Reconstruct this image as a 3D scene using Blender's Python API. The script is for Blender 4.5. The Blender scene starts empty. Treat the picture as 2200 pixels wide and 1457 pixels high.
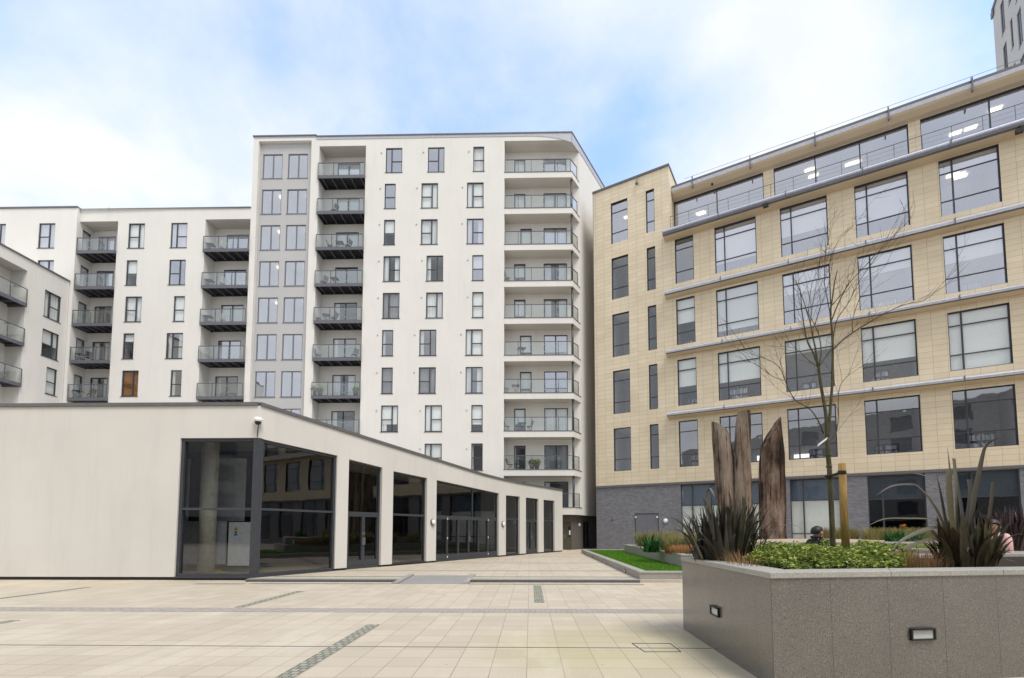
SUNEL, SUNAZ, SUNE, SUNANG = 60, 142, 1.5, 24
SKYS, CLOUDS, EXPO = .15, .56, .98
CLOUDOFF = (3.1, 1.7, 0)
CLO, CMID, CHI = .36, .47, .60
BLOBS = [(40, 60, 420, -.14), (700, 190, 300, -.13), (420, 150, 260, -.07), (1200, 210, 330, -.10), (1330, 360, 200, -.10), (2070, 60, 230, -.15), (930, 240, 200, -.08),
         (250, 340, 420, .17), (1720, 130, 560, .10), (1480, 260, 220, -.06), (1960, 260, 160, -.05), (620, 280, 120, .06), (1000, 60, 420, .10), (1900, 320, 260, .12), (100, 480, 300, .1), (0, (-1, .45), 1300, .22), (-.75, (-.66, .45), 1000, .2), (.75, (-.66, .45), 1000, .2)]  # last three: unseen cloud behind the viewer, added to whiten the window reflections
import bpy, bmesh, math, random
from mathutils import Vector, Matrix, noise as mnoise
R = random.Random(7)
sc = bpy.context.scene
COL = sc.collection
V = Vector
# ------------------------------------------------------------------ camera model (2200 x 1457 photo pixels)
FPX, EYE = 1050.0, 1.55
TH, PS = math.radians(3.8), math.radians(1.17)
CXP = 1139 - FPX*math.tan(PS)/math.cos(TH)
CYP = 1141 - FPX*math.tan(TH)
_s, _c = math.sin, math.cos
CF = V((-_s(PS)*_c(TH), _c(PS)*_c(TH), _s(TH)))
CR = V((_c(PS), _s(PS), 0))
CU = V((_s(PS)*_s(TH), -_c(PS)*_s(TH), _c(TH)))
CAM = V((0, 0, EYE))
def hit(px, py, P, N):
    d = CF + CR*((px-CXP)/FPX) - CU*((py-CYP)/FPX)
    return CAM + d*((V(P)-CAM).dot(V(N))/d.dot(V(N)))
def onY(px, py, Y): return hit(px, py, (0, Y, 0), (0, 1, 0))
def onZ(px, py, z): return hit(px, py, (0, 0, z), (0, 0, 1))
# ------------------------------------------------------------------ object helpers
def tag(o, label=None, cat=None, group=None, kind=None):
    if label: o['label'] = label
    if cat: o['category'] = cat
    if group: o['group'] = group
    if kind: o['kind'] = kind
    return o
def thing(name, label, cat, loc=(0, 0, 0), group=None):
    o = bpy.data.objects.new(name, None); COL.objects.link(o)
    o.empty_display_size = .3
    o.location = loc
    return tag(o, label, cat, group)
def wloc(o):
    p = V((0, 0, 0))
    while o is not None:
        p = p + o.location; o = o.parent
    return p
class Fr:
    """wall frame: u along the wall, z up, d outwards"""
    def __init__(s, o, e, n=None):
        s.o = V(o); s.e = V(e).normalized(); s.n = V(n).normalized() if n is not None else V((s.e.y, -s.e.x, 0))
    def p(s, u, z, d=0.0): return s.o + s.e*u + V((0, 0, z)) + s.n*d
    def px(s, x, y, d=0.0):
        h = hit(x, y, s.o + s.n*d, s.n) - s.o
        return h.dot(s.e), h.z
WORLD = Fr((0, 0, 0), (1, 0, 0))     # u=x, z=z, d=-y
class MB:
    def __init__(s): s.v = []; s.f = []; s.m = []; s.sm = []
    def face(s, pts, mat=0, smooth=False):
        b = len(s.v); s.v += [V(p) for p in pts]; s.f.append(tuple(range(b, b+len(pts)))); s.m.append(mat); s.sm.append(smooth)
    def mesh(s, vs, fs, mat=0, smooth=False):
        b = len(s.v); s.v += [V(p) for p in vs]
        for f in fs: s.f.append(tuple(i+b for i in f)); s.m.append(mat); s.sm.append(smooth)
    def hexa(s, c, mat=0):   # c: bottom 4 (ccw from above), top 4
        s.mesh(c, [(3, 2, 1, 0), (4, 5, 6, 7), (0, 1, 5, 4), (1, 2, 6, 5), (2, 3, 7, 6), (3, 0, 4, 7)], mat)
    def box(s, fr, u0, u1, z0, z1, d0, d1, mat=0):
        if u1 < u0: u0, u1 = u1, u0
        if z1 < z0: z0, z1 = z1, z0
        if d1 < d0: d0, d1 = d1, d0
        s.hexa([fr.p(u0, z0, d1), fr.p(u1, z0, d1), fr.p(u1, z0, d0), fr.p(u0, z0, d0),
                fr.p(u0, z1, d1), fr.p(u1, z1, d1), fr.p(u1, z1, d0), fr.p(u0, z1, d0)], mat)
    def abox(s, x0, x1, y0, y1, z0, z1, mat=0):
        s.hexa([(x0, y0, z0), (x1, y0, z0), (x1, y1, z0), (x0, y1, z0), (x0, y0, z1), (x1, y0, z1), (x1, y1, z1), (x0, y1, z1)], mat)
    def prism(s, poly, z0, z1, mat=0, topmat=None):
        n = len(poly); a = sum(poly[i][0]*poly[(i+1) % n][1]-poly[(i+1) % n][0]*poly[i][1] for i in range(n))
        if a < 0: poly = poly[::-1]
        s.face([(p[0], p[1], z0) for p in poly[::-1]], mat)
        s.face([(p[0], p[1], z1) for p in poly], mat if topmat is None else topmat)
        for i in range(n):
            a, b = poly[i], poly[(i+1) % n]
            s.face([(a[0], a[1], z0), (b[0], b[1], z0), (b[0], b[1], z1), (a[0], a[1], z1)], mat)
    def tube(s, pts, rad, n=8, mat=0, smooth=True, caps=True):
        pts = [V(p) for p in pts]
        if not isinstance(rad, (list, tuple)): rad = [rad]*len(pts)
        rings = []; up = None
        for i, p in enumerate(pts):
            t = (pts[min(i+1, len(pts)-1)] - pts[max(i-1, 0)])
            t = t.normalized() if t.length > 1e-9 else V((0, 0, 1))
            if up is None:
                up = t.orthogonal().normalized()
            up = (up - t*up.dot(t)); up = up.normalized() if up.length > 1e-6 else t.orthogonal().normalized()
            w = t.cross(up)
            rings.append([p + (up*math.cos(a) + w*math.sin(a))*rad[i] for a in [2*math.pi*k/n for k in range(n)]])
        vs = [q for r in rings for q in r]; fs = []
        for i in range(len(pts)-1):
            for k in range(n):
                fs.append((i*n+k, i*n+(k+1) % n, (i+1)*n+(k+1) % n, (i+1)*n+k))
        if caps:
            fs.append(tuple(range(n))[::-1]); fs.append(tuple((len(pts)-1)*n+k for k in range(n)))
        s.mesh(vs, fs, mat, smooth)
    def lathe(s, o, prof, n=16, mat=0, axis=None, smooth=True):
        o = V(o); ax = V(axis or (0, 0, 1)).normalized(); a = ax.orthogonal().normalized(); b = ax.cross(a)
        vs = []; fs = []
        for (r, h) in prof:
            for k in range(n):
                t = 2*math.pi*k/n; vs.append(o + ax*h + (a*math.cos(t)+b*math.sin(t))*r)
        for i in range(len(prof)-1):
            for k in range(n):
                fs.append((i*n+k, i*n+(k+1) % n, (i+1)*n+(k+1) % n, (i+1)*n+k))
        fs.append(tuple(range(n))[::-1]); fs.append(tuple((len(prof)-1)*n+k for k in range(n)))
        s.mesh(vs, fs, mat, smooth)
    def build(s, name, mats, parent=None, bevel=0):
        if not isinstance(mats, (list, tuple)): mats = [mats]
        off = wloc(parent) if parent is not None else V((0, 0, 0))
        me = bpy.data.meshes.new(name)
        me.from_pydata([tuple(v-off) for v in s.v], [], s.f)
        for m in mats: me.materials.append(m)
        me.polygons.foreach_set('material_index', s.m)
        me.polygons.foreach_set('use_smooth', s.sm)
        uvl = me.uv_layers.new(name='UVMap')
        for i, pl in enumerate(me.polygons):
            vs = [s.v[k] for k in s.f[i]]
            n = V((0, 0, 0))
            for a in range(len(vs)):
                p, q = vs[a], vs[(a+1) % len(vs)]
                n += V(((p.y-q.y)*(p.z+q.z), (p.z-q.z)*(p.x+q.x), (p.x-q.x)*(p.y+q.y)))
            if n.length > 0: n.normalize()
            if abs(n.z) > .8: uv = [(q.x, q.y) for q in vs]
            else:
                t = V((-n.y, n.x, 0)); t = t.normalized() if t.length > 1e-6 else V((1, 0, 0))
                if abs(t.x) > abs(t.y):
                    if t.x < 0: t = -t
                elif t.y < 0: t = -t
                uv = [(q.dot(t), q.z) for q in vs]
            for li, w in zip(pl.loop_indices, uv): uvl.data[li].uv = w
        me.validate()
        o = bpy.data.objects.new(name, me); COL.objects.link(o)
        if parent is not None: o.parent = parent
        if bevel:
            b = o.modifiers.new('bevel', 'BEVEL'); b.width = bevel; b.segments = 2; b.limit_method = 'ANGLE'
        return o
def holed_wall(mb, fr, u0, u1, z0, z1, holes, mat=0, reveal=.16, rmat=0, room=0, roommat=1, d=0.0):
    """wall sheet with rectangular openings (a,b,lo,hi[,reveal,room]); each opening gets reveals and a closed room behind"""
    zs = sorted({z0, z1} | {min(max(h[i], z0), z1) for h in holes for i in (2, 3)})
    for za, zb in zip(zs, zs[1:]):
        zm = (za+zb)/2
        row = sorted([(max(h[0], u0), min(h[1], u1)) for h in holes if h[2] < zm < h[3]])
        u = u0
        for a, b in row:
            if a > u+1e-5: mb.face([fr.p(u, za, d), fr.p(a, za, d), fr.p(a, zb, d), fr.p(u, zb, d)], mat)
            u = max(u, b)
        if u1 > u+1e-5: mb.face([fr.p(u, za, d), fr.p(u1, za, d), fr.p(u1, zb, d), fr.p(u, zb, d)], mat)
    for h in holes:
        a, b, lo, hi = h[:4]; rv = h[4] if len(h) > 4 else reveal; rm = h[5] if len(h) > 5 else room
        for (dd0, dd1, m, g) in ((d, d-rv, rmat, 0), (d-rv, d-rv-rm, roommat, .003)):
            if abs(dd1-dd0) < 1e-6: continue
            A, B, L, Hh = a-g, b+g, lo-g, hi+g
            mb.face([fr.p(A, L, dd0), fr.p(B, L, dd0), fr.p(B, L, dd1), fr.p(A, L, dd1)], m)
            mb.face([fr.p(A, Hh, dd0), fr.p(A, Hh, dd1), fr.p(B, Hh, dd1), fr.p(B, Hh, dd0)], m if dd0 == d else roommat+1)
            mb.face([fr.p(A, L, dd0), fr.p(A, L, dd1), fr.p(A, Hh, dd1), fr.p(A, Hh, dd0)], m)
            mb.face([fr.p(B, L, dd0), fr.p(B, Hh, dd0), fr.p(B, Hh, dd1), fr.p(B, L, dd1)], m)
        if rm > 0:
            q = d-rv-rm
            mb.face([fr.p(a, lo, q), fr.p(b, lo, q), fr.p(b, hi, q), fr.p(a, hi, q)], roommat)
def copy_thing(o, loc, rz=0, label=None, name=None):
    r = o.copy(); COL.objects.link(r); r.location = loc; r.rotation_euler = (0, 0, rz)
    if label: r['label'] = label
    for ch in o.children:
        c = ch.copy(); COL.objects.link(c); c.parent = r
        for g in ch.children:
            q = g.copy(); COL.objects.link(q); q.parent = c
    return r
# ------------------------------------------------------------------ materials
def mat_new(name):
    m = bpy.data.materials.new(name); m.use_nodes = True
    nt = m.node_tree; nt.nodes.clear()
    out = nt.nodes.new('ShaderNodeOutputMaterial')
    return m, nt, out
def N(nt, t, **kw):
    n = nt.nodes.new(t)
    for k, v in kw.items():
        if k.startswith('i_'):
            key = k[2:]
            n.inputs[int(key) if key.isdigit() else key.replace('_', ' ')].default_value = v
        else: setattr(n, k, v)
    return n
def L(nt, a, b): nt.links.new(a, b)
def rgba(c): return (c[0], c[1], c[2], 1)
def ramp(nt, fac, stops):
    r = N(nt, 'ShaderNodeValToRGB'); e = r.color_ramp.elements
    while len(e) < len(stops): e.new(.5)
    for i, (p, c) in enumerate(stops):
        e[i].position = p; e[i].color = rgba(c) if len(c) == 3 else c
    L(nt, fac, r.inputs[0]); return r.outputs[0]
def mixc(nt, fac, a, b, mode='MIX'):
    m = N(nt, 'ShaderNodeMix', data_type='RGBA', blend_type=mode)
    if isinstance(fac, (int, float)): m.inputs[0].default_value = fac
    else: L(nt, fac, m.inputs[0])
    for s_, i in ((a, 6), (b, 7)):
        if isinstance(s_, tuple): m.inputs[i].default_value = rgba(s_)
        else: L(nt, s_, m.inputs[i])
    return m.outputs[2]
def noisef(nt, scale, detail=3, rough=.55, vec=None, stretch=None, obj=True):
    tc = N(nt, 'ShaderNodeTexCoord')
    src = vec if vec is not None else tc.outputs['Object']
    if stretch:
        mp = N(nt, 'ShaderNodeMapping'); mp.inputs['Scale'].default_value = stretch
        L(nt, src, mp.inputs[0]); src = mp.outputs[0]
    n = N(nt, 'ShaderNodeTexNoise'); n.inputs['Scale'].default_value = scale; n.inputs['Detail'].default_value = detail
    n.inputs['Roughness'].default_value = rough
    L(nt, src, n.inputs['Vector']); return n.outputs['Fac']
def bsdf(nt, out, col, rough=.6, spec=.3, metal=0, bump=None, bstr=.2, bdist=.01):
    b = N(nt, 'ShaderNodeBsdfPrincipled')
    if isinstance(col, tuple): b.inputs['Base Color'].default_value = rgba(col)
    else: L(nt, col, b.inputs['Base Color'])
    if isinstance(rough, (int, float)): b.inputs['Roughness'].default_value = rough
    else: L(nt, rough, b.inputs['Roughness'])
    b.inputs['Specular IOR Level'].default_value = spec; b.inputs['Metallic'].default_value = metal
    if bump is not None:
        bp = N(nt, 'ShaderNodeBump'); bp.inputs['Strength'].default_value = bstr; bp.inputs['Distance'].default_value = bdist
        L(nt, bump, bp.inputs['Height']); L(nt, bp.outputs[0], b.inputs['Normal'])
    L(nt, b.outputs[0], out.inputs[0]); return b
def m_render(name, base, var=.06, streak=.08):
    m, nt, out = mat_new(name)
    a = noisef(nt, .35, 4); b = noisef(nt, 2.2, 5, .65, stretch=(1, 1, .12)); g = noisef(nt, 90, 2)
    d = tuple(c*(1-var*2) for c in base); l = tuple(min(1, c*(1+var)) for c in base)
    c1 = ramp(nt, a, [(.3, d), (.7, l)])
    c2 = mixc(nt, ramp(nt, b, [(.5, (0, 0, 0)), (.8, (1, 1, 1))]), c1, mixc(nt, streak*4, c1, tuple(c*.72 for c in base)))
    bsdf(nt, out, c2, .85, .2, bump=g, bstr=.25, bdist=.004); return m
def m_plain(name, col, rough=.5, spec=.4, metal=0, var=.12, scale=6):
    m, nt, out = mat_new(name)
    a = noisef(nt, scale, 4, .6)
    c = ramp(nt, a, [(.3, tuple(x*(1-var) for x in col)), (.7, tuple(min(1, x*(1+var)) for x in col))])
    r = N(nt, 'ShaderNodeMapRange'); r.inputs[3].default_value = max(0, rough-.08); r.inputs[4].default_value = min(1, rough+.1)
    L(nt, a, r.inputs[0])
    bsdf(nt, out, c, r.outputs[0], spec, metal); return m
def m_brick(name, c1, c2, mortar, bw, bh, ms=.008, offset=.5, rough=.8, loc=(0, 0), stain=None, stainamt=.3, bstr=.5, spec=.3, uv=True, bias=0, fine=60):
    m, nt, out = mat_new(name)
    tc = N(nt, 'ShaderNodeTexCoord'); mp = N(nt, 'ShaderNodeMapping')
    mp.inputs['Location'].default_value = (loc[0], loc[1], 0)
    L(nt, tc.outputs['UV'] if uv else tc.outputs['Object'], mp.inputs[0])
    br = N(nt, 'ShaderNodeTexBrick', offset=offset, squash=1.0)
    br.inputs['Color1'].default_value = rgba(c1); br.inputs['Color2'].default_value = rgba(c2); br.inputs['Mortar'].default_value = rgba(mortar)
    br.inputs['Scale'].default_value = 1; br.inputs['Mortar Size'].default_value = ms; br.inputs['Mortar Smooth'].default_value = .15
    br.inputs['Brick Width'].default_value = bw; br.inputs['Row Height'].default_value = bh; br.inputs['Bias'].default_value = bias
    L(nt, mp.outputs[0], br.inputs['Vector'])
    n1 = noisef(nt, .5, 5, .65); n2 = noisef(nt, fine, 3, .6)
    col = mixc(nt, ramp(nt, n1, [(.4, (0, 0, 0)), (.75, (stainamt,)*3)]), br.outputs['Color'], stain or tuple(x*.7 for x in c1))
    col = mixc(nt, .35, col, mixc(nt, 1.0, col, ramp(nt, n2, [(.3, (.75, .75, .75)), (.7, (1.15, 1.15, 1.15))]), 'MULTIPLY'))
    inv = N(nt, 'ShaderNodeMath', operation='MULTIPLY_ADD'); inv.inputs[1].default_value = -1; inv.inputs[2].default_value = 1
    L(nt, br.outputs['Fac'], inv.inputs[0])
    bsdf(nt, out, col, rough, spec, bump=inv.outputs[0], bstr=bstr, bdist=.006); return m
def m_glass(name, refl, tint=(.85, .9, .9), rtint=(.95, .97, 1), wob=.02, edge=.5):
    """thin architectural glass: see-through plus a mirror coat that grows towards grazing angles"""
    m, nt, out = mat_new(name)
    t = N(nt, 'ShaderNodeBsdfTransparent'); t.inputs[0].default_value = rgba(tint)
    g = N(nt, 'ShaderNodeBsdfGlossy'); g.inputs['Color'].default_value = rgba(rtint); g.inputs['Roughness'].default_value = .01
    if wob:
        nz = noisef(nt, .9, 2, .5); bp = N(nt, 'ShaderNodeBump'); bp.inputs['Strength'].default_value = wob; bp.inputs['Distance'].default_value = .2
        L(nt, nz, bp.inputs['Height']); L(nt, bp.outputs[0], g.inputs['Normal'])
    lw = N(nt, 'ShaderNodeLayerWeight'); lw.inputs[0].default_value = .5
    pw = N(nt, 'ShaderNodeMath', operation='POWER'); pw.inputs[1].default_value = 4.0; L(nt, lw.outputs['Facing'], pw.inputs[0])
    mr = N(nt, 'ShaderNodeMapRange'); mr.inputs[3].default_value = refl; mr.inputs[4].default_value = 1
    L(nt, pw.outputs[0], mr.inputs[0])
    mx = N(nt, 'ShaderNodeMixShader'); L(nt, mr.outputs[0], mx.inputs[0]); L(nt, t.outputs[0], mx.inputs[1]); L(nt, g.outputs[0], mx.inputs[2])
    L(nt, mx.outputs[0], out.inputs[0]); return m
def m_emit(name, col, s):
    m, nt, out = mat_new(name); e = N(nt, 'ShaderNodeEmission'); e.inputs[0].default_value = rgba(col); e.inputs[1].default_value = s
    L(nt, e.outputs[0], out.inputs[0]); return m
def m_granite(name, base, dark, light, rough=.3, scale=55, spec=.5, drip=.25):
    m, nt, out = mat_new(name)
    n1 = noisef(nt, scale, 3, .7); n2 = noisef(nt, scale*2.4, 2, .7); n3 = noisef(nt, 1.3, 5, .6)
    c = ramp(nt, n1, [(.36, dark), (.5, base), (.66, light)])
    c = mixc(nt, .5, c, ramp(nt, n2, [(.38, dark), (.5, base), (.62, light)]))
    c = mixc(nt, ramp(nt, n3, [(.4, (0, 0, 0)), (.75, (drip,)*3)]), c, tuple(x*.55 for x in base))
    bsdf(nt, out, c, rough, spec, bump=n1, bstr=.06, bdist=.003); return m
def m_leaf(name, cols, rough=.5, trans=.25, spec=.3):
    m, nt, out = mat_new(name)
    g = N(nt, 'ShaderNodeNewGeometry')
    st = [(i/(max(1, len(cols)-1)), c) for i, c in enumerate(cols)]
    c = ramp(nt, g.outputs['Random Per Island'], st)
    n = noisef(nt, 18, 3); c = mixc(nt, .5, c, mixc(nt, 1, c, ramp(nt, n, [(.3, (.7, .7, .7)), (.7, (1.25, 1.25, 1.25))]), 'MULTIPLY'))
    b = N(nt, 'ShaderNodeBsdfPrincipled'); L(nt, c, b.inputs['Base Color']); b.inputs['Roughness'].default_value = rough; b.inputs['Specular IOR Level'].default_value = spec
    t = N(nt, 'ShaderNodeBsdfTranslucent'); L(nt, c, t.inputs[0])
    mx = N(nt, 'ShaderNodeMixShader'); mx.inputs[0].default_value = trans
    L(nt, b.outputs[0], mx.inputs[1]); L(nt, t.outputs[0], mx.inputs[2]); L(nt, mx.outputs[0], out.inputs[0]); return m
def m_wood(name, c_dark, c_mid, c_light, scale=3):
    m, nt, out = mat_new(name)
    a = noisef(nt, scale, 6, .7, stretch=(6, 6, .5)); b = noisef(nt, 1.2, 4, .6); f = noisef(nt, 14, 4, .7, stretch=(5, 5, .35))
    c = ramp(nt, a, [(.3, c_dark), (.5, c_mid), (.72, c_light)])
    c = mixc(nt, ramp(nt, b, [(.42, (0, 0, 0)), (.7, (.6, .6, .6))]), c, c_dark)
    c = mixc(nt, .5, c, mixc(nt, 1, c, ramp(nt, f, [(.35, (.45, .45, .45)), (.6, (1.2, 1.2, 1.2))]), 'MULTIPLY'))
    bsdf(nt, out, c, .85, .15, bump=f, bstr=.8, bdist=.03); return m
def m_drift(name, c_dark, c_mid, c_light):
    m, nt, out = mat_new(name)
    a = noisef(nt, .9, 6, .65, stretch=(1.6, 1.6, .55)); f = noisef(nt, 7, 6, .7, stretch=(3, 3, .22)); cr = noisef(nt, 2.2, 5, .6, stretch=(3.4, 3.4, .16)); k = noisef(nt, 1.7, 3, .6)
    c = ramp(nt, a, [(.34, c_dark), (.46, c_mid), (.6, c_light)])
    c = mixc(nt, .55, c, mixc(nt, 1, c, ramp(nt, f, [(.35, (.66, .64, .62)), (.62, (1.2, 1.19, 1.17))]), 'MULTIPLY'))
    c = mixc(nt, ramp(nt, cr, [(.40, (.9, .9, .9)), (.455, (0, 0, 0))]), c, tuple(x*.5 for x in c_dark))
    c = mixc(nt, ramp(nt, k, [(.56, (0, 0, 0)), (.68, (.55, .55, .55))]), c, (c_mid[0]*1.15, c_mid[1]*.85, c_mid[2]*.7))
    h = mixc(nt, .5, f, cr)
    bsdf(nt, out, c, .88, .15, bump=h, bstr=1.0, bdist=.08); return m
M = {}
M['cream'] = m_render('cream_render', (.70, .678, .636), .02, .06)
M['cream2'] = m_render('cream_render_low', (.655, .63, .585), .03, .07)
M['greypanel'] = m_render('grey_render', (.455, .45, .445), .02, .03)
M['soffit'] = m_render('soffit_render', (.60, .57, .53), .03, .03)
M['frame'] = m_plain('grey_powder_coat', (.05, .053, .063), .42, .4)
M['framelight'] = m_plain('light_powder_coat', (.16, .165, .185), .42, .4)
M['steel'] = m_plain('stainless_steel', (.5, .5, .5), .3, .5, .9)
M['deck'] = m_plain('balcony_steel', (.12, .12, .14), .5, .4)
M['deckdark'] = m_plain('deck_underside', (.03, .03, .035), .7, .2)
M['coping'] = m_plain('coping_metal', (.13, .125, .13), .45, .4)
M['fascia'] = m_plain('fascia_metal', (.42, .43, .46), .45, .4)
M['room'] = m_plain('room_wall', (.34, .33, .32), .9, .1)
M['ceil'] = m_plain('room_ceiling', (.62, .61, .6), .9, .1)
M['dark'] = m_plain('dark_interior', (.022, .021, .02), .8, .1)
M['blind'] = m_plain('blind_fabric', (.86, .87, .84), .9, .1, var=.03)
M['curtain'] = m_plain('curtain_fabric', (.80, .80, .78), .9, .1, var=.05)
M['curtaing'] = m_plain('grey_curtain', (.30, .30, .31), .9, .1)
M['orange'] = m_plain('orange_blind', (.30, .13, .035), .8, .1)
M['glass'] = m_glass('window_glass', .12, (.95, .97, .97))
M['glasssky'] = m_glass('coated_window_glass', .44, (.95, .95, .97), (.90, .92, 1.0))
M['glassstair'] = m_glass('stair_glass', .5, (.9, .9, .93), (.92, .94, .99))
M['glassmid'] = m_glass('office_glass', .26, (.9, .92, .93))
M['glassdark'] = m_glass('pavilion_glass', .085, (.62, .64, .62), wob=.01)
M['balglass'] = m_glass('balcony_glass', .07, (.93, .955, .945), wob=0)
M['tile'] = m_brick('terracotta_tile', (.76, .655, .49), (.70, .60, .44), (.36, .305, .23), 1.21, .33, .012, 0, .75, (-.2, -.1), (.45, .34, .21), .3, .5)
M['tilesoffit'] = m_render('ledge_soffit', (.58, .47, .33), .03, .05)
M['greybrick'] = m_brick('grey_brick', (.215, .215, .24), (.115, .117, .135), (.24, .24, .25), .225, .075, .010, .5, .8, stain=(.17, .17, .19), stainamt=.4, bias=-.1)
M['darkbrick'] = m_brick('dark_brick', (.075, .06, .055), (.03, .026, .027), (.26, .235, .21), .225, .075, .012, .5, .8)
M['ledge'] = m_plain('ledge_aluminium', (.47, .475, .53), .4, .5, .1)
M['ledgedark'] = m_plain('ledge_louvre', (.14, .145, .17), .5, .4)
M['granite'] = m_granite('granite_cladding', (.105, .096, .084), (.026, .023, .02), (.34, .32, .285), .2, 105, 1.0)
M['granitecap'] = m_granite('granite_coping', (.36, .35, .31), (.2, .19, .16), (.5, .48, .43), .5, 60, .4)
M['granitelight'] = m_granite('granite_light', (.32, .305, .28), (.16, .15, .135), (.48, .46, .43), .5, 40, .4)
M['lamp'] = m_emit('lamp_panel', (1, .86, .6), 1.4)
M['white'] = m_plain('white_paint', (.8, .8, .79), .4, .4, var=.03)
M['black'] = m_plain('black_plastic', (.012, .012, .014), .4, .4)
M['lens'] = m_plain('frosted_lens', (.55, .58, .54), .3, .5)
M['red'] = m_plain('red_plastic', (.3, .03, .02), .4, .4)
M['bluepaint'] = m_plain('blue_sign', (.05, .16, .42), .5, .3)
M['yellow'] = m_plain('yellow_sign', (.7, .45, .04), .5, .3)
M['doorgrey'] = m_plain('grey_steel_door', (.155, .155, .185), .45, .4, var=.06)
M['panelgrey'] = m_plain('lilac_grey_board', (.50, .51, .60), .8, .2)
M['column'] = m_plain('painted_column', (.72, .70, .64), .7, .2)
M['intfloor'] = m_plain('screed_floor', (.34, .30, .22), .8, .2)
M['wood'] = m_drift('driftwood', (.055, .04, .031), (.185, .14, .108), (.27, .22, .178))
M['wooddark'] = m_drift('driftwood_dark', (.022, .014, .011), (.105, .068, .05), (.26, .195, .155))
M['stake'] = m_wood('stake_wood', (.25, .15, .05), (.42, .27, .10), (.55, .38, .18), 2)
M['bark'] = m_wood('young_bark', (.05, .045, .025), (.11, .10, .055), (.19, .17, .10), 6)
M['twig'] = m_plain('twig_bark', (.055, .04, .035), .8, .2)
M['soil'] = m_plain('planting_soil', (.035, .026, .02), .95, .1, var=.4, scale=20)
M['gravel'] = m_plain('sandy_gravel', (.42, .33, .235), .95, .1, var=.3, scale=40)
M['flax'] = m_leaf('flax_leaf', [(.012, .010, .009), (.03, .026, .02), (.06, .056, .032), (.02, .015, .012), (.10, .10, .07), (.025, .02, .016), (.18, .17, .14)], .42, .1, .4)
M['flaxp'] = m_leaf('purple_flax_leaf', [(.016, .009, .011), (.045, .022, .024), (.09, .05, .05), (.03, .015, .018)], .35, .12, .5)
M['flaxg'] = m_leaf('olive_flax_leaf', [(.03, .024, .014), (.07, .058, .026), (.10, .088, .038), (.055, .033, .02), (.13, .12, .07), (.045, .04, .022), (.17, .15, .09)], .42, .12, .4)
M['hedge'] = m_leaf('groundcover_leaf', [(.02, .065, .012), (.13, .21, .025), (.34, .40, .05), (.56, .55, .16), (.06, .13, .015), (.24, .31, .045), (.035, .09, .012), (.42, .45, .09)], .45, .25)
M['lime'] = m_leaf('lime_leaf', [(.16, .24, .02), (.30, .36, .05), (.24, .30, .04)], .5, .3)
M['tan'] = m_leaf('tan_grass_blade', [(.16, .17, .05), (.27, .24, .08), (.38, .31, .14), (.20, .22, .07)], .6, .3)
M['rust'] = m_leaf('rust_grass_blade', [(.20, .11, .04), (.33, .22, .08), (.22, .09, .05), (.36, .27, .12)], .6, .3)
M['red_heath'] = m_leaf('heather_leaf', [(.36, .10, .06), (.45, .22, .08), (.30, .28, .08), (.5, .16, .12)], .6, .25)
M['green'] = m_leaf('strap_leaf', [(.012, .06, .015), (.03, .12, .025), (.05, .17, .04)], .4, .25)
M['grass'] = m_leaf('lawn_blade', [(.06, .17, .012), (.11, .27, .02), (.17, .33, .035), (.085, .21, .015)], .6, .3)
M['lawnbase'] = m_plain('lawn_soil', (.06, .16, .012), .95, .1, var=.3, scale=3)
M['orangeflower'] = m_leaf('canna_petal', [(.6, .22, .03), (.7, .30, .06)], .5, .3)
M['skin'] = m_plain('skin', (.42, .24, .17), .5, .4, var=.06)
M['hair'] = m_plain('black_hair', (.012, .010, .010), .5, .4)
M['hairbrown'] = m_plain('dark_brown_hair', (.03, .015, .012), .5, .4)
M['jacket'] = m_plain('dark_jacket', (.02, .022, .03), .7, .2)
M['hood'] = m_plain('navy_hood', (.035, .045, .12), .7, .2)
M['pink'] = m_plain('pink_shirt', (.68, .42, .38), .8, .2, var=.05)
M['jeans'] = m_plain('dark_jeans', (.04, .045, .07), .8, .2)
M['fargrey'] = m_render('far_tower_render', (.47, .46, .45), .03, .05)
M['towergrey'] = m_render('tower_render', (.36, .345, .33), .03, .05)
M['wicker'] = m_plain('weathered_teak', (.16, .13, .10), .7, .2)
M['cobble'] = m_brick('cobble_setts', (.36, .35, .29), (.25, .245, .20), (.085, .085, .05), .105, .105, .010, .5, .85, fine=120)
M['setts'] = m_brick('grey_setts', (.40, .36, .31), (.34, .305, .26), (.17, .155, .14), .20, .10, .006, .5, .85)
M['ramp'] = m_brick('ramp_pavers', (.30, .29, .27), (.27, .26, .245), (.2, .19, .18), .20, .10, .004, .5, .85)
M['stepdark'] = m_plain('dark_step_stone', (.10, .10, .10), .7, .3)
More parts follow.
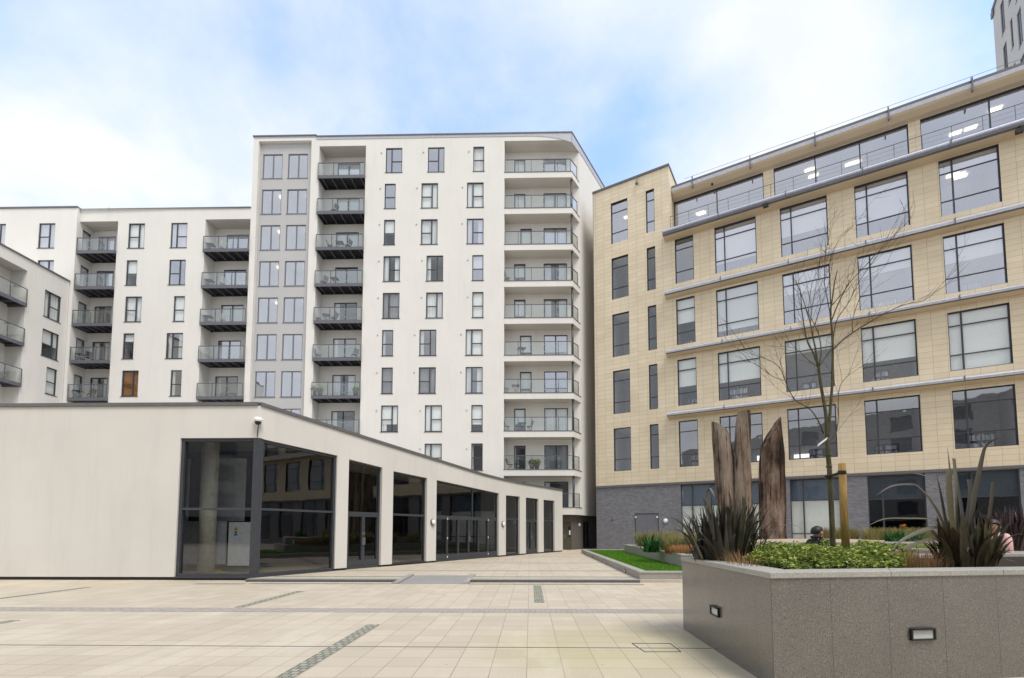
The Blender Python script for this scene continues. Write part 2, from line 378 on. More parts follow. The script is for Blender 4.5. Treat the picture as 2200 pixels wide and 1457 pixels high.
def m_paving():
    m, nt, out = mat_new('plaza_flags')
    tc = N(nt, 'ShaderNodeTexCoord'); mp = N(nt, 'ShaderNodeMapping'); mp.inputs['Location'].default_value = (.04, -.283, 0)
    L(nt, tc.outputs['Object'], mp.inputs[0])
    br = N(nt, 'ShaderNodeTexBrick', offset=0.0, squash=1.0)
    br.inputs['Color1'].default_value = (.525, .455, .35, 1); br.inputs['Color2'].default_value = (.455, .392, .297, 1); br.inputs['Mortar'].default_value = (.20, .17, .12, 1)
    br.inputs['Scale'].default_value = 1; br.inputs['Mortar Size'].default_value = .0045; br.inputs['Mortar Smooth'].default_value = .3
    br.inputs['Brick Width'].default_value = .4075; br.inputs['Row Height'].default_value = .415
    L(nt, mp.outputs[0], br.inputs['Vector'])
    n1 = noisef(nt, .28, 5, .6); n2 = noisef(nt, 45, 4, .7); n3 = noisef(nt, 1.1, 5, .65)
    c = mixc(nt, ramp(nt, n3, [(.42, (0, 0, 0)), (.72, (.45, .45, .45))]), br.outputs['Color'], (.43, .375, .30))
    # green algae film on the damp flags in front of the planter (a stain on the stone, fixed in place)
    sx = N(nt, 'ShaderNodeSeparateXYZ'); L(nt, tc.outputs['Object'], sx.inputs[0])
    def band(sock, c0, w):
        a = N(nt, 'ShaderNodeMath', operation='SUBTRACT'); a.inputs[1].default_value = c0; L(nt, sock, a.inputs[0])
        b = N(nt, 'ShaderNodeMath', operation='DIVIDE'); b.inputs[1].default_value = w; L(nt, a.outputs[0], b.inputs[0])
        q = N(nt, 'ShaderNodeMath', operation='MULTIPLY'); L(nt, b.outputs[0], q.inputs[0]); L(nt, b.outputs[0], q.inputs[1]); return q.outputs[0]
    ad = N(nt, 'ShaderNodeMath', operation='ADD'); L(nt, band(sx.outputs[0], 1.3, 2.4), ad.inputs[0]); L(nt, band(sx.outputs[1], 6.7, 1.9), ad.inputs[1])
    fl = ramp(nt, ad.outputs[0], [(0, (1, 1, 1)), (1.0, (0, 0, 0))])
    nn = ramp(nt, n1, [(.35, (.35, .35, .35)), (.6, (1, 1, 1))])
    fm = mixc(nt, 1.0, fl, nn, 'MULTIPLY'); fm = mixc(nt, 1.0, fm, (.62, .62, .62), 'MULTIPLY')
    c = mixc(nt, fm, c, mixc(nt, .75, c, (.40, .37, .14)))
    c = mixc(nt, .35, c, mixc(nt, 1, c, ramp(nt, n2, [(.3, (.72, .72, .72)), (.7, (1.18, 1.18, 1.18))]), 'MULTIPLY'))
    vo = N(nt, 'ShaderNodeTexVoronoi'); vo.inputs['Scale'].default_value = 1.6; L(nt, tc.outputs['Object'], vo.inputs['Vector'])
    c = mixc(nt, ramp(nt, vo.outputs['Distance'], [(.022, (.5, .5, .5)), (.034, (0, 0, 0))]), c, (.2, .17, .13))
    n5 = noisef(nt, .7, 6, .7, stretch=(1, .35, 1))
    c = mixc(nt, ramp(nt, n5, [(.5, (0, 0, 0)), (.72, (.4, .4, .4))]), c, (.66, .60, .50))
    inv = N(nt, 'ShaderNodeMath', operation='MULTIPLY_ADD'); inv.inputs[1].default_value = -1; inv.inputs[2].default_value = 1
    L(nt, br.outputs['Fac'], inv.inputs[0])
    bsdf(nt, out, c, .72, .3, bump=inv.outputs[0], bstr=.4, bdist=.004); return m
M['paving'] = m_paving()
# ------------------------------------------------------------------ windows and balconies of the flats
Y0 = 38.0
def win(parent, fr, u0, u1, z0, z1, vbars=(), hbars=(), d=-.10, t=.065, content='e', glass='glass', name='window', fmat='frame', sill=True, depth=.07, tilt=.004):
    """window = frame mesh with a pane (and blind / curtain) below it.  vbars: (fraction, z-from, z-to); hbars: (fraction, u-from, u-to)"""
    w, h = u1-u0, z1-z0
    b = MB()
    b.box(fr, u0-.002, u0+t, z0-.002, z1+.002, d-depth, d); b.box(fr, u1-t, u1+.002, z0-.002, z1+.002, d-depth, d)
    b.box(fr, u0+t, u1-t, z0-.002, z0+t, d-depth, d-.002); b.box(fr, u0+t, u1-t, z1-t, z1+.002, d-depth, d-.002)
    for (f_, a, c) in vbars:
        x = u0+w*f_; b.box(fr, x-t*.75, x+t*.75, z0+h*a+(t if a == 0 else 0), z0+h*c-(t if c == 1 else 0), d-depth+.004, d-.005)
    for (f_, a, c) in hbars:
        z = z0+h*f_; b.box(fr, u0+w*a+t*.7, u0+w*c-t*.7, z-t*.55, z+t*.55, d-depth+.006, d-.008)
    if sill: b.box(fr, u0-.05, u1+.05, z0-.045, z0-.003, d-.01, .035)
    o = b.build(name, M[fmat], parent)
    g = MB(); q = d-depth*.5; r = [R.uniform(-tilt, tilt) for _ in range(3)]
    g.face([fr.p(u0+.01, z0+.01, q+r[0]), fr.p(u1-.01, z0+.01, q+r[1]), fr.p(u1-.01, z1-.01, q+r[2]), fr.p(u0+.01, z1-.01, q+r[0]+r[2]-r[1])])
    g.build('pane', M[glass], o)
    q = d-depth-.06
    def drape(a, c, lo, hi, m='curtain', wav=.03, n=None):
        k = MB(); n = n or max(6, int((c-a)/.05)); ph = R.uniform(0, 6)
        top = [(a+(c-a)*i/n, q-.05+wav*math.sin(ph+i*1.7)+R.uniform(-.008, .008)) for i in range(n+1)]
        for (x0, e0), (x1, e1) in zip(top, top[1:]):
            k.face([fr.p(x0, lo, e0), fr.p(x1, lo, e1), fr.p(x1, hi, e1*.6+q*.4), fr.p(x0, hi, e0*.6+q*.4)])
        k.build('curtain', M[m], o)
    def blind(f_, m='blind', a=0, c=1):
        k = MB(); k.box(fr, u0+w*a+.03, u0+w*c-.03, z1-(h*f_), z1-.03, q-.012, q); k.build('blind', M[m], o)
    if content == 'w': blind(1.0-.02)
    elif content == 'h': blind(R.uniform(.5, .6))
    elif content == 'c': drape(u0+.03, u0+w*.32, z0+.03, z1-.03); drape(u0+w*.66, u1-.03, z0+.03, z1-.03)
    elif content == 's': drape(u0+.03, u1-.03, z0+.03, z1-.03)
    elif content == 'g': drape(u0+.03, u1-.03, z0+.03, z1-.03, 'curtaing', .035, 22)
    elif content == 'o': blind(.97, 'orange')
    elif content == 'd': drape(u0+.03, u0+w*R.uniform(.15, .25), z0+.03, z1-.03)
    elif content == 'p': blind(.7); drape(u0+.03, u0+w*.3, z0+.03, z1-.03)
    elif isinstance(content, float): blind(content)
    return o
def wide_l(**k): return dict(vbars=[(.36, 0, 1)], hbars=[(.46, .36, 1)])
WL = dict(vbars=[(.36, 0, 1)], hbars=[(.46, .36, 1)])
WR = dict(vbars=[(.64, 0, 1)], hbars=[(.46, 0, .64)])
WN = dict(vbars=[], hbars=[(.46, 0, 1)])
DOOR2 = dict(vbars=[(.5, 0, 1)], hbars=[])
def rail_lr(parent, pts, z, panels, hgt=1.08, post=.022):
    """glass balustrade along a plan polyline; every pane and the rail are sub-parts of the balcony"""
    segs = []
    for (a, b, n) in zip(pts, pts[1:], panels):
        a, b = V((a[0], a[1], 0)), V((b[0], b[1], 0))
        for i in range(n): segs.append((a+(b-a)*(i/n), a+(b-a)*((i+1)/n)))
    r = MB()
    for k, (a, b) in enumerate(segs):
        fr = Fr((a.x, a.y, 0), b-a); ln = (b-a).length
        g = MB(); g.box(fr, .05, ln-.05, z+.05, z+hgt-.05, -.006, .006); g.build('glass_panel', M['balglass'], parent)
        r.box(fr, -post, post, z, z+hgt-.03, -post, post)
        r.box(fr, 0, ln, z+hgt-.03, z+hgt+.015, -.03, .03)
        for zz in (z+.25, z+hgt-.22):
            r.box(fr, .025, .075, zz-.03, zz+.03, -.02, .02, 1); r.box(fr, ln-.075, ln-.025, zz-.03, zz+.03, -.02, .02, 1)
    a, b = segs[-1]; fr = Fr((b.x, b.y, 0), b-a); r.box(fr, -post, post, z, z+hgt-.03, -post, post)
    r.build('railing', [M['deck'], M['steel']], parent)
def steel_balcony(parent, x0, x1, z, yback, yfront, npan, fr_end=True):
    """dark steel balcony: fascia channel, deck, joists below; z = deck top"""
    b = MB()
    b.abox(x0, x1, yfront, yfront+.05, z-.25, z+.01); b.abox(x0, x0+.05, yfront+.052, yback, z-.25, z+.008); b.abox(x1-.05, x1, yfront+.052, yback, z-.25, z+.008)
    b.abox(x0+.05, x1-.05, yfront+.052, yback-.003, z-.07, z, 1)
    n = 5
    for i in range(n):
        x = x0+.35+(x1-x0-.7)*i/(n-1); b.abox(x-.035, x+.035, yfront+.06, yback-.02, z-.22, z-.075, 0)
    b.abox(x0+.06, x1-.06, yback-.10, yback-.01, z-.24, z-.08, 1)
    o = b.build('balcony', [M['deck'], M['deckdark']], parent)
    rail_lr(o, [(x0+.03, yfront+.03), (x1-.03, yfront+.03)], z, [npan])
    return o
# ------------------------------------------------------------------ tall apartment block
tower = thing('apartment_block', 'tall cream eleven storey apartment block with a grey stair bay and glass balconies', 'building', (-9, Y0, 0))
XL, XC = -22.87, onY(1228, 281, Y0).x
SD = V((.49, .872, 0)).normalized()
fF = Fr((0, Y0, 0), (1, 0, 0))
ZT = 34.05
YB = Y0+1.25
cA, cS = [], []
rowsY = [318, 395, 472.6, 551, 630, 709, 790, 871, 953]
zrow = [33.01-3.073*i for i in range(9)]      # window heads
WH = 2.12
winA = [(828, 865, 'WL', 'e', 'glasssky'), (826, 850, 'WN', 'e', 'glasssky'), (824, 849, 'WN', 'h', 'glass'), (823, 860, 'WL', 'c', 'glass'), (821, 859, 'WL', 'g', 'glass'), (820, 845, 'WN', 'd', 'glassmid'), (819, 844, 'WN', 'g', 'glass'), (817.5, 856, 'WR', 'p', 'glass')]
winB = [(918, 956, 'WR', 'e', 'glasssky'), (904, 942, 'WR', 'w', 'glass'), (903, 941, 'WR', 's', 'glass'), (915, 953, 'WR', 'd', 'glass'), (914.5, 952, 'WR', 's', 'glass'), (900, 938, 'WR', 'd', 'glassmid'), (898.5, 937, 'WR', 'g', 'glass'), (912, 950, 'WL', 'w', 'glass'), (911, 950, 'WL', 'w', 'glass')]
winC = [(1016, 1041, 'WN', 's', 'glass'), (1002, 1040, 'WL', 'w', 'glass'), (1001.5, 1040, 'WL', 'c', 'glasssky'), (1014, 1039, 'WN', .55, 'glasssky'), (1014, 1039, 'WN', 'w', 'glass'), (999, 1038, 'WL', 'w', 'glass'), (999, 1038, 'WL', 'c', 'glassmid'), (1012, 1037.5, 'WN', .72, 'glass'), (1012, 1037.5, 'WN', 'd', 'glass')]
STY = {'WL': WL, 'WR': WR, 'WN': WN}
holes = []; wins = []
for col in (winA, winB, winC):
    for i, (a, b, st, ct, gl) in enumerate(col):
        ym = rowsY[i]+25
        xa, xb = onY(a, ym, Y0).x, onY(b, ym, Y0).x; xm = (xa+xb)/2; w = 1.36 if st != 'WN' else .9
        h_ = (xm-w/2, xm+w/2, zrow[i]-WH, zrow[i], .14, 1.6); holes.append(h_); wins.append((h_, st, ct, gl))
bx0, bx1 = -22.42, -18.02                     # stair bay
rx0, rx1, rtop = -17.35, -13.48, 33.25        # balcony recess
rC, zsoff = -2.06, 33.45                      # right balcony stack
w = MB()
holes += [(bx0, bx1, 0, 33.78, .28, 0), (rx0, rx1, 0, rtop, 0, 0)]
holed_wall(w, fF, XL, rC, 0, ZT, holes)
gw = MB(); gh = []
for i in range(8):
    zt = 32.86-3.073*i
    for (a, b) in ((566, 608), (620, 662.5)):
        xa, xb = onY(a, 322, Y0+.28).x, onY(b, 322, Y0+.28).x
        gh.append((xa, xb, zt-2.12, zt, .12, 1.8))
holed_wall(gw, fF, bx0, bx1, 0, 33.78, gh, d=-.28)
# recess of the left balcony stack
def recess(mb, x0, x1, zt, y1, doors, mat=0, smat=3, y0=Y0, left=True):
    fb = Fr((0, y1, 0), (1, 0, 0))
    holed_wall(mb, fb, x0, x1, 0, zt, doors, mat)
    if left: mb.face([(x0, y0, 0), (x0, y1, 0), (x0, y1, zt), (x0, y0, zt)], mat)
    mb.face([(x1, y0, 0), (x1, y0, zt), (x1, y1, zt), (x1, y1, 0)], mat)
    mb.face([(x0, y0, zt), (x0, y1, zt), (x1, y1, zt), (x1, y0, zt)], smat)
zdeckL = [onY(735, y, Y0-.15).z-1.08 for y in (349.5, 426, 503, 581, 660, 740, 821, 902)]
dxa, dxb = onY(725, 380, YB).x, onY(773.5, 380, YB).x
doorsL = [(dxa, dxb, z+.03, z+2.13, .1, 1.8) for z in zdeckL]
recess(w, rx0, rx1, rtop, YB, doorsL)
# right stack: back wall, wing wall, end wall
zslab = [30.72-3.05*i for i in range(9)]+[3.36]
cor = V((XC, Y0, 0)); tback = 1.25/SD.y; cb = cor+SD*tback
fB = Fr((0, YB, 0), (1, 0, 0))
doorsR = []
npx = [(1104.5, 1129), (1104.5, 1129), (1118, 1143), (1104.5, 1129), (1104.5, 1129), (1117, 1142), (1117, 1142), (1104.5, 1129), (1104.5, 1129), (1104.5, 1129)]
for i, z in enumerate(zslab):
    a, b = npx[i]; xa, xb = onY(a, 700, YB).x, onY(b, 700, YB).x
    doorsR.append((xa, xb, z+.03, z+2.14, .1, 1.8)); doorsR.append((onY(1168.5, 700, YB).x, onY(1219, 700, YB).x, z+.03, z+2.16, .1, 1.8))
holed_wall(w, fB, rC, cb.x, 2.82, zsoff, doorsR)
w.face([(rC, Y0, 0), (rC, YB, 0), (rC, YB, zsoff), (rC, Y0, zsoff)])
far = cor+SD*13
w.face([cb+V((0, 0, 2.82)), far+V((0, 0, 2.82)), far+V((0, 0, zsoff)), cb+V((0, 0, zsoff))])
w.face([cb+V((0, 0, 2.82)), far+V((0, 0, 2.82)), far+V((-.8, .4, 2.82)), cb+V((-.8, .4, 2.82))], 3)
# band above the top soffit, front and end, and the soffit
w.face([(rC, Y0, zsoff), cor+V((0, 0, zsoff)), cor+V((0, 0, ZT)), (rC, Y0, ZT)])
w.face([cor+V((0, 0, zsoff)), far+V((0, 0, zsoff)), far+V((0, 0, ZT)), cor+V((0, 0, ZT))])
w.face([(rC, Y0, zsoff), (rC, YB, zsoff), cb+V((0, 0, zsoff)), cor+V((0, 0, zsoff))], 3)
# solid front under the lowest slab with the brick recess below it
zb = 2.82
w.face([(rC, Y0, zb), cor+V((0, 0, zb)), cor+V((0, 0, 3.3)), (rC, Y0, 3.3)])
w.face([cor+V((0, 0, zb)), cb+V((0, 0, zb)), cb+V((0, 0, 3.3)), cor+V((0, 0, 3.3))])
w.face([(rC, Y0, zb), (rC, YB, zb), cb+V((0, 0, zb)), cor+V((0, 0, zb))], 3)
# shell
w.face([(XL, Y0, 0), (XL, Y0+12, 0), (XL, Y0+12, ZT), (XL, Y0, ZT)]); w.face([(XL, Y0+12, 0), far, far+V((0, 0, ZT)), (XL, Y0+12, ZT)])
w.face([(XL, Y0, ZT), cor+V((0, 0, ZT)), far+V((0, 0, ZT)), (XL, Y0+12, ZT)])
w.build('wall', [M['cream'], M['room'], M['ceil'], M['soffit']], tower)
gw.build('stair_bay_wall', [M['greypanel'], M['room'], M['ceil']], tower)
br = MB()
nrm = V((SD.y, -SD.x, 0))
bc = cor+V((-.15, .55, 0))
fbk = Fr((0, Y0+.55, 0), (1, 0, 0)); fbs = Fr(bc, SD, nrm)
door_u = (onY(1211, 1150, Y0+.55).x, onY(1227, 1150, Y0+.55).x)
holed_wall(br, fbk, rC, bc.x, 0, zb, [(door_u[0], door_u[1], 0, 2.3, .12, .6)], 0, roommat=1)
holed_wall(br, fbs, 0, 12, 0, zb, [(2.2, 3.6, .1, 2.4, .12, 1.5)], 0, roommat=1)
br.build('brick_base', [M['darkbrick'], M['dark'], M['dark']], tower)
dr = MB(); dr.box(fbk, door_u[0]+.004, door_u[1]-.004, 0.0, 2.296, -.11, -.05); dr.box(fbk, door_u[0]+.35, door_u[0]+.55, 1.1, 1.9, -.05, -.045, 1); dr.box(fbk, door_u[1]-.16, door_u[1]-.05, 1.25, 1.6, -.05, -.044, 2)
ed = dr.build('door', [m_plain('olive_door', (.075, .075, .045), .4, .4), M['black'], M['white']], tower)
q = MB(); iu = onY(1206.5, 1137, Y0+.55).x; q.box(fbk, iu-.09, iu+.09, 1.45, 1.85, .003, .06); q.build('intercom', M['black'], tower)
q = MB(); lp = onY(1252, 1126, Y0+1.6); lu = (lp-fbs.o).dot(fbs.e); q.lathe(fbs.p(lu, 2.05, .003), [(.13, 0), (.13, .05), (.1, .08), (0, .1)], 14, 0, fbs.n); q.build('wall_lamp', M['white'], tower)
h_ = MB(); h_.tube([fbk.p(door_u[0]+.09, .95, -.02), fbk.p(door_u[0]+.09, 1.25, -.02)], .015); h_.build('handle', M['steel'], ed)
win(tower, fbs, 2.2, 3.6, .1, 2.4, [(.5, 0, 1)], [], -.05, content=None, glass='glassdark', sill=False)
for (hh, st, ct, gl) in wins:
    win(tower, fF, hh[0], hh[1], hh[2], hh[3], content=ct, glass=gl, d=-.05, **STY[st])
fG = Fr((0, Y0+.28, 0), (1, 0, 0))
lampsK = 0
for i, hh in enumerate(gh):
    o = win(tower, fG, hh[0], hh[1], hh[2], hh[3], [(.52, 0, 1)], [], -.04, content=None, glass='glassstair', fmat='framelight')
    r_, c_ = i//2, i % 2
    if 1 <= r_ <= 4:
        l = MB(); x = hh[0]+(hh[1]-hh[0])*(.78 if c_ == 0 else .9); z = hh[3]-.06
        l.lathe((x, Y0+.28+.16+.75, z), [(.0, 0), (.26, 0), (.30, -.03), (.22, -.085), (.0, -.1)], 14); l.build('ceiling_light', M['lamp'], tower)
for i, hh in enumerate(doorsL):
    win(tower, fB, hh[0], hh[1], hh[2], hh[3], content=['s', 'w', 's', 'e', 'd', 'd', 'c', 'd'][i], glass=['glasssky', 'glass', 'glass', 'glassmid', 'glass', 'glassmid', 'glass', 'glass'][i], d=-.03, name='balcony_door', sill=False, **DOOR2)
for i, hh in enumerate(doorsR):
    k = i//2
    if i % 2 == 0: win(tower, fB, hh[0], hh[1], hh[2], hh[3], [], [(.3, 0, 1)], content=[.7, .8, .9, .5, 'w', 'w', 's', .6, 'd', 'd'][k], glass='glass', d=-.03, name='balcony_door', sill=False, t=.09)
    else: win(tower, fB, hh[0], hh[1], hh[2], hh[3], content=['e', 's', 's', 'c', 'c', 'e', 'e', 's', 'g', 'd'][k], glass=['glasssky', 'glass', 'glasssky', 'glass', 'glass', 'glasssky', 'glasssky', 'glass', 'glass', 'glass'][k], d=-.03, name='balcony_door', sill=False, **DOOR2)
for z in zdeckL: steel_balcony(tower, rx0-.03, rx1-.01, z, YB-.005, Y0-.17, 3)
for i, z in enumerate(zslab):
    b = MB()
    poly = [(rC+.001, Y0-.003), (XC+.002, Y0-.003), tuple((cb+V((.003, 0, 0))).xy), (rC+.001, YB-.002)]
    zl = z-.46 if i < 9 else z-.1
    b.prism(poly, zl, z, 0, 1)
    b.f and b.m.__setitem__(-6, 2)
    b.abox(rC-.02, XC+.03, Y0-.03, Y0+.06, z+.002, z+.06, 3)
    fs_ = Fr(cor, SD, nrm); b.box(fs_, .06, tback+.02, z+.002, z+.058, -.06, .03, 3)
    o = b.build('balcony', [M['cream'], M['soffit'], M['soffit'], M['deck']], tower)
    p2 = cor+SD*1.1
    rail_lr(o, [(rC+.06, Y0+.04), (XC-.12, Y0+.04), (p2.x-.05, p2.y)], z+.06, [5, 1])
    if i > 0:
        c_ = MB(); c_.tube([(XC-.02, Y0+.30, z+.06), (XC-.02, Y0+.30, zslab[i-1]-.46)], .085, 12); c_.build('post', M['frame'], o)
cp = MB()
def coping(mb, pts, z, hgt=.14, proj=.07, back=.3, mat=0):
    for a, b in zip(pts, pts[1:]):
        a = V((a[0], a[1], 0)); b = V((b[0], b[1], 0)); fr = Fr(a, b-a); mb.box(fr, 0, (b-a).length, z, z+hgt, -back, proj, mat)
zc = ZT+.003
coping(cp, [(XL-.05, Y0), (-17.6, Y0)], zc+.10, .10); coping(cp, [(-17.6, Y0), (XC+.03, Y0)], zc+.0, .10); coping(cp, [cor, far], zc, .10, .07)
cp.box(fF, -17.6, rC-1.2, ZT-.22, ZT-.002, .004, .03, 1); cp.box(fF, XL, -17.62, ZT-.02, ZT+.10, -.1, .02, 1)
# grey fascia that deepens round the rounded parapet corner
fz = [(rC-1.2+(XC-rC+1.2)*t, ZT-.22-.62*max(0, (t-.45)/.55)**2.4) for t in [k/24 for k in range(25)]]
for (a, za), (b, zb_) in zip(fz, fz[1:]):
    cp.face([fF.p(a, za, .03), fF.p(b, zb_, .03), fF.p(b, ZT, .03), fF.p(a, ZT, .03)], 1); cp.face([fF.p(a, za, .004), fF.p(b, zb_, .004), fF.p(b, zb_, .03), fF.p(a, za, .03)], 1)
fs_ = Fr(cor, SD, nrm)
fz = [(13*t, ZT-.84-.0*t+.3*min(1, t*6)) for t in [0, .03, .06, .1, .16, .3, 1]]
for (a, za), (b, zb_) in zip(fz, fz[1:]):
    cp.face([fs_.p(a, za, .03), fs_.p(b, zb_, .03), fs_.p(b, ZT, .03), fs_.p(a, ZT, .03)], 1)
cp.build('roof_coping', [M['coping'], M['fascia']], tower)
# little vents / dome lights beside the windows
vt = MB()
for (hh, st, ct, gl) in wins:
    vt.lathe(fF.p(hh[0]-.36, hh[3]-.42, .004), [(.055, 0), (.06, .03), (.03, .06)], 8, 0, (0, -1, 0))
vt.build('wall_vents', M['fascia'], tower)['kind'] = 'stuff'
# ------------------------------------------------------------------ lower apartment block
low = thing('apartment_block', 'lower cream apartment block with two columns of dark balconies left of the tall block', 'building', (-30, Y0, 0))
ZL = 28.0
xk = -35.3                                    # step in the front
YF2 = Y0-.25
xr0, xr1 = onY(163, 520, YF2).x, onY(246, 640, Y0).x-.05
xq0, xq1 = onY(438, 560, Y0).x, XL-.01
rt1, rt2 = onY(205, 476, Y0).z, onY(490, 471, Y0).z
zrL = [onY(290, y, Y0).z for y in (480, 559, 637, 716, 796)]
lw = [(274, 312, 0, 'WR', 'w', 'glass'), (270, 295, 1, 'WN', .55, 'glass'), (267, 305, 2, 'WR', 's', 'glass'), (263, 288, 3, 'WN', .3, 'glass'), (260, 298, 4, 'WR', 'o', 'glass'),
      (366, 402.5, 0, 'WL', 's', 'glasssky'), (362, 399, 1, 'WR', 'e', 'glasssky'), (372, 397, 2, 'WN', 'w', 'glass'), (356, 393, 3, 'WL', 'c', 'glassmid'), (365.6, 390, 4, 'WN', 'd', 'glassmid')]
hl = []; hl0 = []
for (a, b, r_, st, ct, gl) in lw:
    ym = (480, 559, 637, 716, 796)[r_]+25; xm = (onY(a, ym, Y0).x+onY(b, ym, Y0).x)/2; w_ = 1.36 if st != 'WN' else .9
    hl.append((xm-w_/2, xm+w_/2, zrL[r_]-WH, zrL[r_], .14, 1.6))
for (a, b, r_) in ((82, 118, 0), (79, 115, 1), (-24, 12, 0)):
    ym = (480, 559)[r_]+25; xm = (onY(a, ym, YF2).x+onY(b, ym, YF2).x)/2; z = zrL[r_]-.05
    hl0.append((xm-.68, xm+.68, z-WH, z, .14, 1.6))
w = MB()
holed_wall(w, Fr((0, YF2, 0), (1, 0, 0)), -46, xr0, 0, ZL+.06, hl0)
holed_wall(w, fF, xr0, XL, 0, ZL, hl+[(xr0, xr1, 0, rt1, 0, 0), (xq0, xq1, 0, rt2, 0, 0)])
YB2 = Y0+1.3
fB2 = Fr((0, YB2, 0), (1, 0, 0))
zd1 = [onY(205, y, Y0-.15).z-1.08 for y in (511, 588, 666.5, 746, 826)]
zd2 = [onY(487, y, Y0-.15).z-1.08 for y in (507, 585, 663.5, 743, 823)]
d1 = [(onY(209, 560, YB2).x, onY(246, 560, YB2).x, z+.03, z+2.1, .1, 1.6) for z in zd1]
d2 = [(onY(485+(-3*i), 560, YB2).x, onY(533-3*i, 560, YB2).x, z+.03, z+2.1, .1, 1.6) for i, z in enumerate(zd2)]
recess(w, xr0, xr1, rt1, YB2, d1, left=False); recess(w, xq0, xq1, rt2, YB2, d2)
frr = Fr((xr0, YF2, 0), (0, 1, 0), (1, 0, 0))      # return wall that faces right, with the narrow windows
dsd = [(.55, 1.30, z+.03, z+2.1, .1, 1.2) for z in zd1]
holed_wall(w, frr, 0, YB2-YF2, 0, rt1, dsd)
w.face([frr.p(0, rt1), frr.p(.25, rt1), frr.p(.25, ZL+.06), frr.p(0, ZL+.06)])
w.face([(xr0, YF2, rt1), (xr0, Y0, rt1), (xr0+.001, Y0, rt1), (xr0+.001, YF2, rt1)])
w.face([(-46, YF2, ZL), (XL, YF2+.25, ZL), (XL, Y0+12, ZL), (-46, Y0+12, ZL)]); w.face([(-46, YF2, 0), (-46, Y0+12, 0), (-46, Y0+12, ZL), (-46, YF2, ZL)]); w.face([(-46, Y0+12, 0), (XL, Y0+12, 0), (XL, Y0+12, ZL), (-46, Y0+12, ZL)])
w.build('wall', [M['cream'], M['room'], M['ceil'], M['soffit']], low)
for hh, (a, b, r_, st, ct, gl) in zip(hl, lw): win(low, fF, *hh[:4], content=ct, glass=gl, d=-.05, **STY[st])
for hh in hl0: win(low, Fr((0, YF2, 0), (1, 0, 0)), *hh[:4], content='s', glass='glasssky', d=-.05, **WR)
for i, hh in enumerate(d1): win(low, fB2, *hh[:4], content=['s', 's', 'd', 'c', 'c'][i], glass=['glasssky', 'glasssky', 'glass', 'glass', 'glass'][i], d=-.03, name='balcony_door', sill=False, **DOOR2)
for i, hh in enumerate(d2): win(low, fB2, *hh[:4], content=['e', 'e', 'w', 'e', 'd'][i], glass=['glasssky', 'glasssky', 'glass', 'glasssky', 'glassmid'][i], d=-.03, name='balcony_door', sill=False, **DOOR2)
for i, hh in enumerate(dsd): win(low, frr, *hh[:4], content='s', glass='glass', d=-.03, sill=False)
for z in zd1: steel_balcony(low, xr0-.02, xr1-.01, z, YB2-.005, Y0-.17-.02, 3)
for z in zd2: steel_balcony(low, xq0-.03, xq1-.02, z, YB2-.005, Y0-.17, 3)
cp = MB(); coping(cp, [(-46, YF2), (xr0, YF2)], ZL+.063, .12); coping(cp, [(xr0+.05, Y0), (XL-.02, Y0)], ZL+.003, .10); cp.tube([(onY(229, 450, Y0).x, Y0+.2, ZL), (onY(229, 450, Y0).x, Y0+.2, ZL+.35)], .03)
cp.build('roof_coping', M['coping'], low)
# ------------------------------------------------------------------ wing on the far left (faces right)
wing = thing('apartment_block', 'cream apartment wing at the left edge of the picture facing right with balconies', 'building', (-36, 30, 0))
XF = onY(149, 608, YF2-.05).x
fW = Fr((XF, 0, 0), (0, 1, 0), (1, 0, 0))
ZW = fW.px(75, 566)[1]
wr = []
for (a, b, yt, yb, st, ct) in ((96, 132, 640, 658, 'WL', 's'), (90.6, 127, 726, 741, 'WR', 'h'), (99.5, 122.5, 808, 821, 'WN', 'w')):
    u0_, _ = fW.px(a, yt); u1_, _ = fW.px(b, yt); zt = fW.px((a+b)/2, {0: 0}.get(0, 0)+{'WL': 630, 'WR': 712, 'WN': 791}[st])[1]
    wr.append(((u0_, u1_, zt-2.1, zt, .14, 1.4), st, ct))
ru1 = fW.px(58, 600)[0]; ru0 = ru1-7; rzt = fW.px(59, 582)[1]
w = MB()
holed_wall(w, fW, 10, YF2-.03, 0, ZW, [q[0] for q in wr]+[(ru0, ru1, 0, rzt, 0, 0)])
zdw = [fW.px(30, y)[1]-1.08 for y in (610, 699, 789)]
fWB = Fr((XF-1.3, 0, 0), (0, 1, 0), (1, 0, 0))
dw = [(ru0+1.2, ru0+3.0, z+.03, z+2.1, .1, 1.2) for z in zdw]
holed_wall(w, fWB, ru0, ru1, 0, rzt, dw)
w.face([(XF, ru1, 0), (XF-1.3, ru1, 0), (XF-1.3, ru1, rzt), (XF, ru1, rzt)]); w.face([(XF, ru0, 0), (XF-1.3, ru0, 0), (XF-1.3, ru0, rzt), (XF, ru0, rzt)])
w.face([(XF, ru0, rzt), (XF, ru1, rzt), (XF-1.3, ru1, rzt), (XF-1.3, ru0, rzt)], 3)
w.face([(XF, 10, ZW), (XF, YF2-.03, ZW), (XF-10, YF2-.03, ZW), (XF-10, 10, ZW)]); w.face([(XF, 10, 0), (XF-10, 10, 0), (XF-10, 10, ZW), (XF, 10, ZW)]); w.face([(XF-10, 10, 0), (XF-10, YF2-.03, 0), (XF-10, YF2-.03, ZW), (XF-10, 10, ZW)])
w.build('wall', [M['cream'], M['room'], M['ceil'], M['soffit']], wing)
for hh, st, ct in wr: win(wing, fW, *hh[:4], content=ct, glass='glass', d=-.05, **STY[st])
for i, hh in enumerate(dw): win(wing, fWB, *hh[:4], content='c', glass='glass', d=-.03, name='balcony_door', sill=False, **DOOR2)
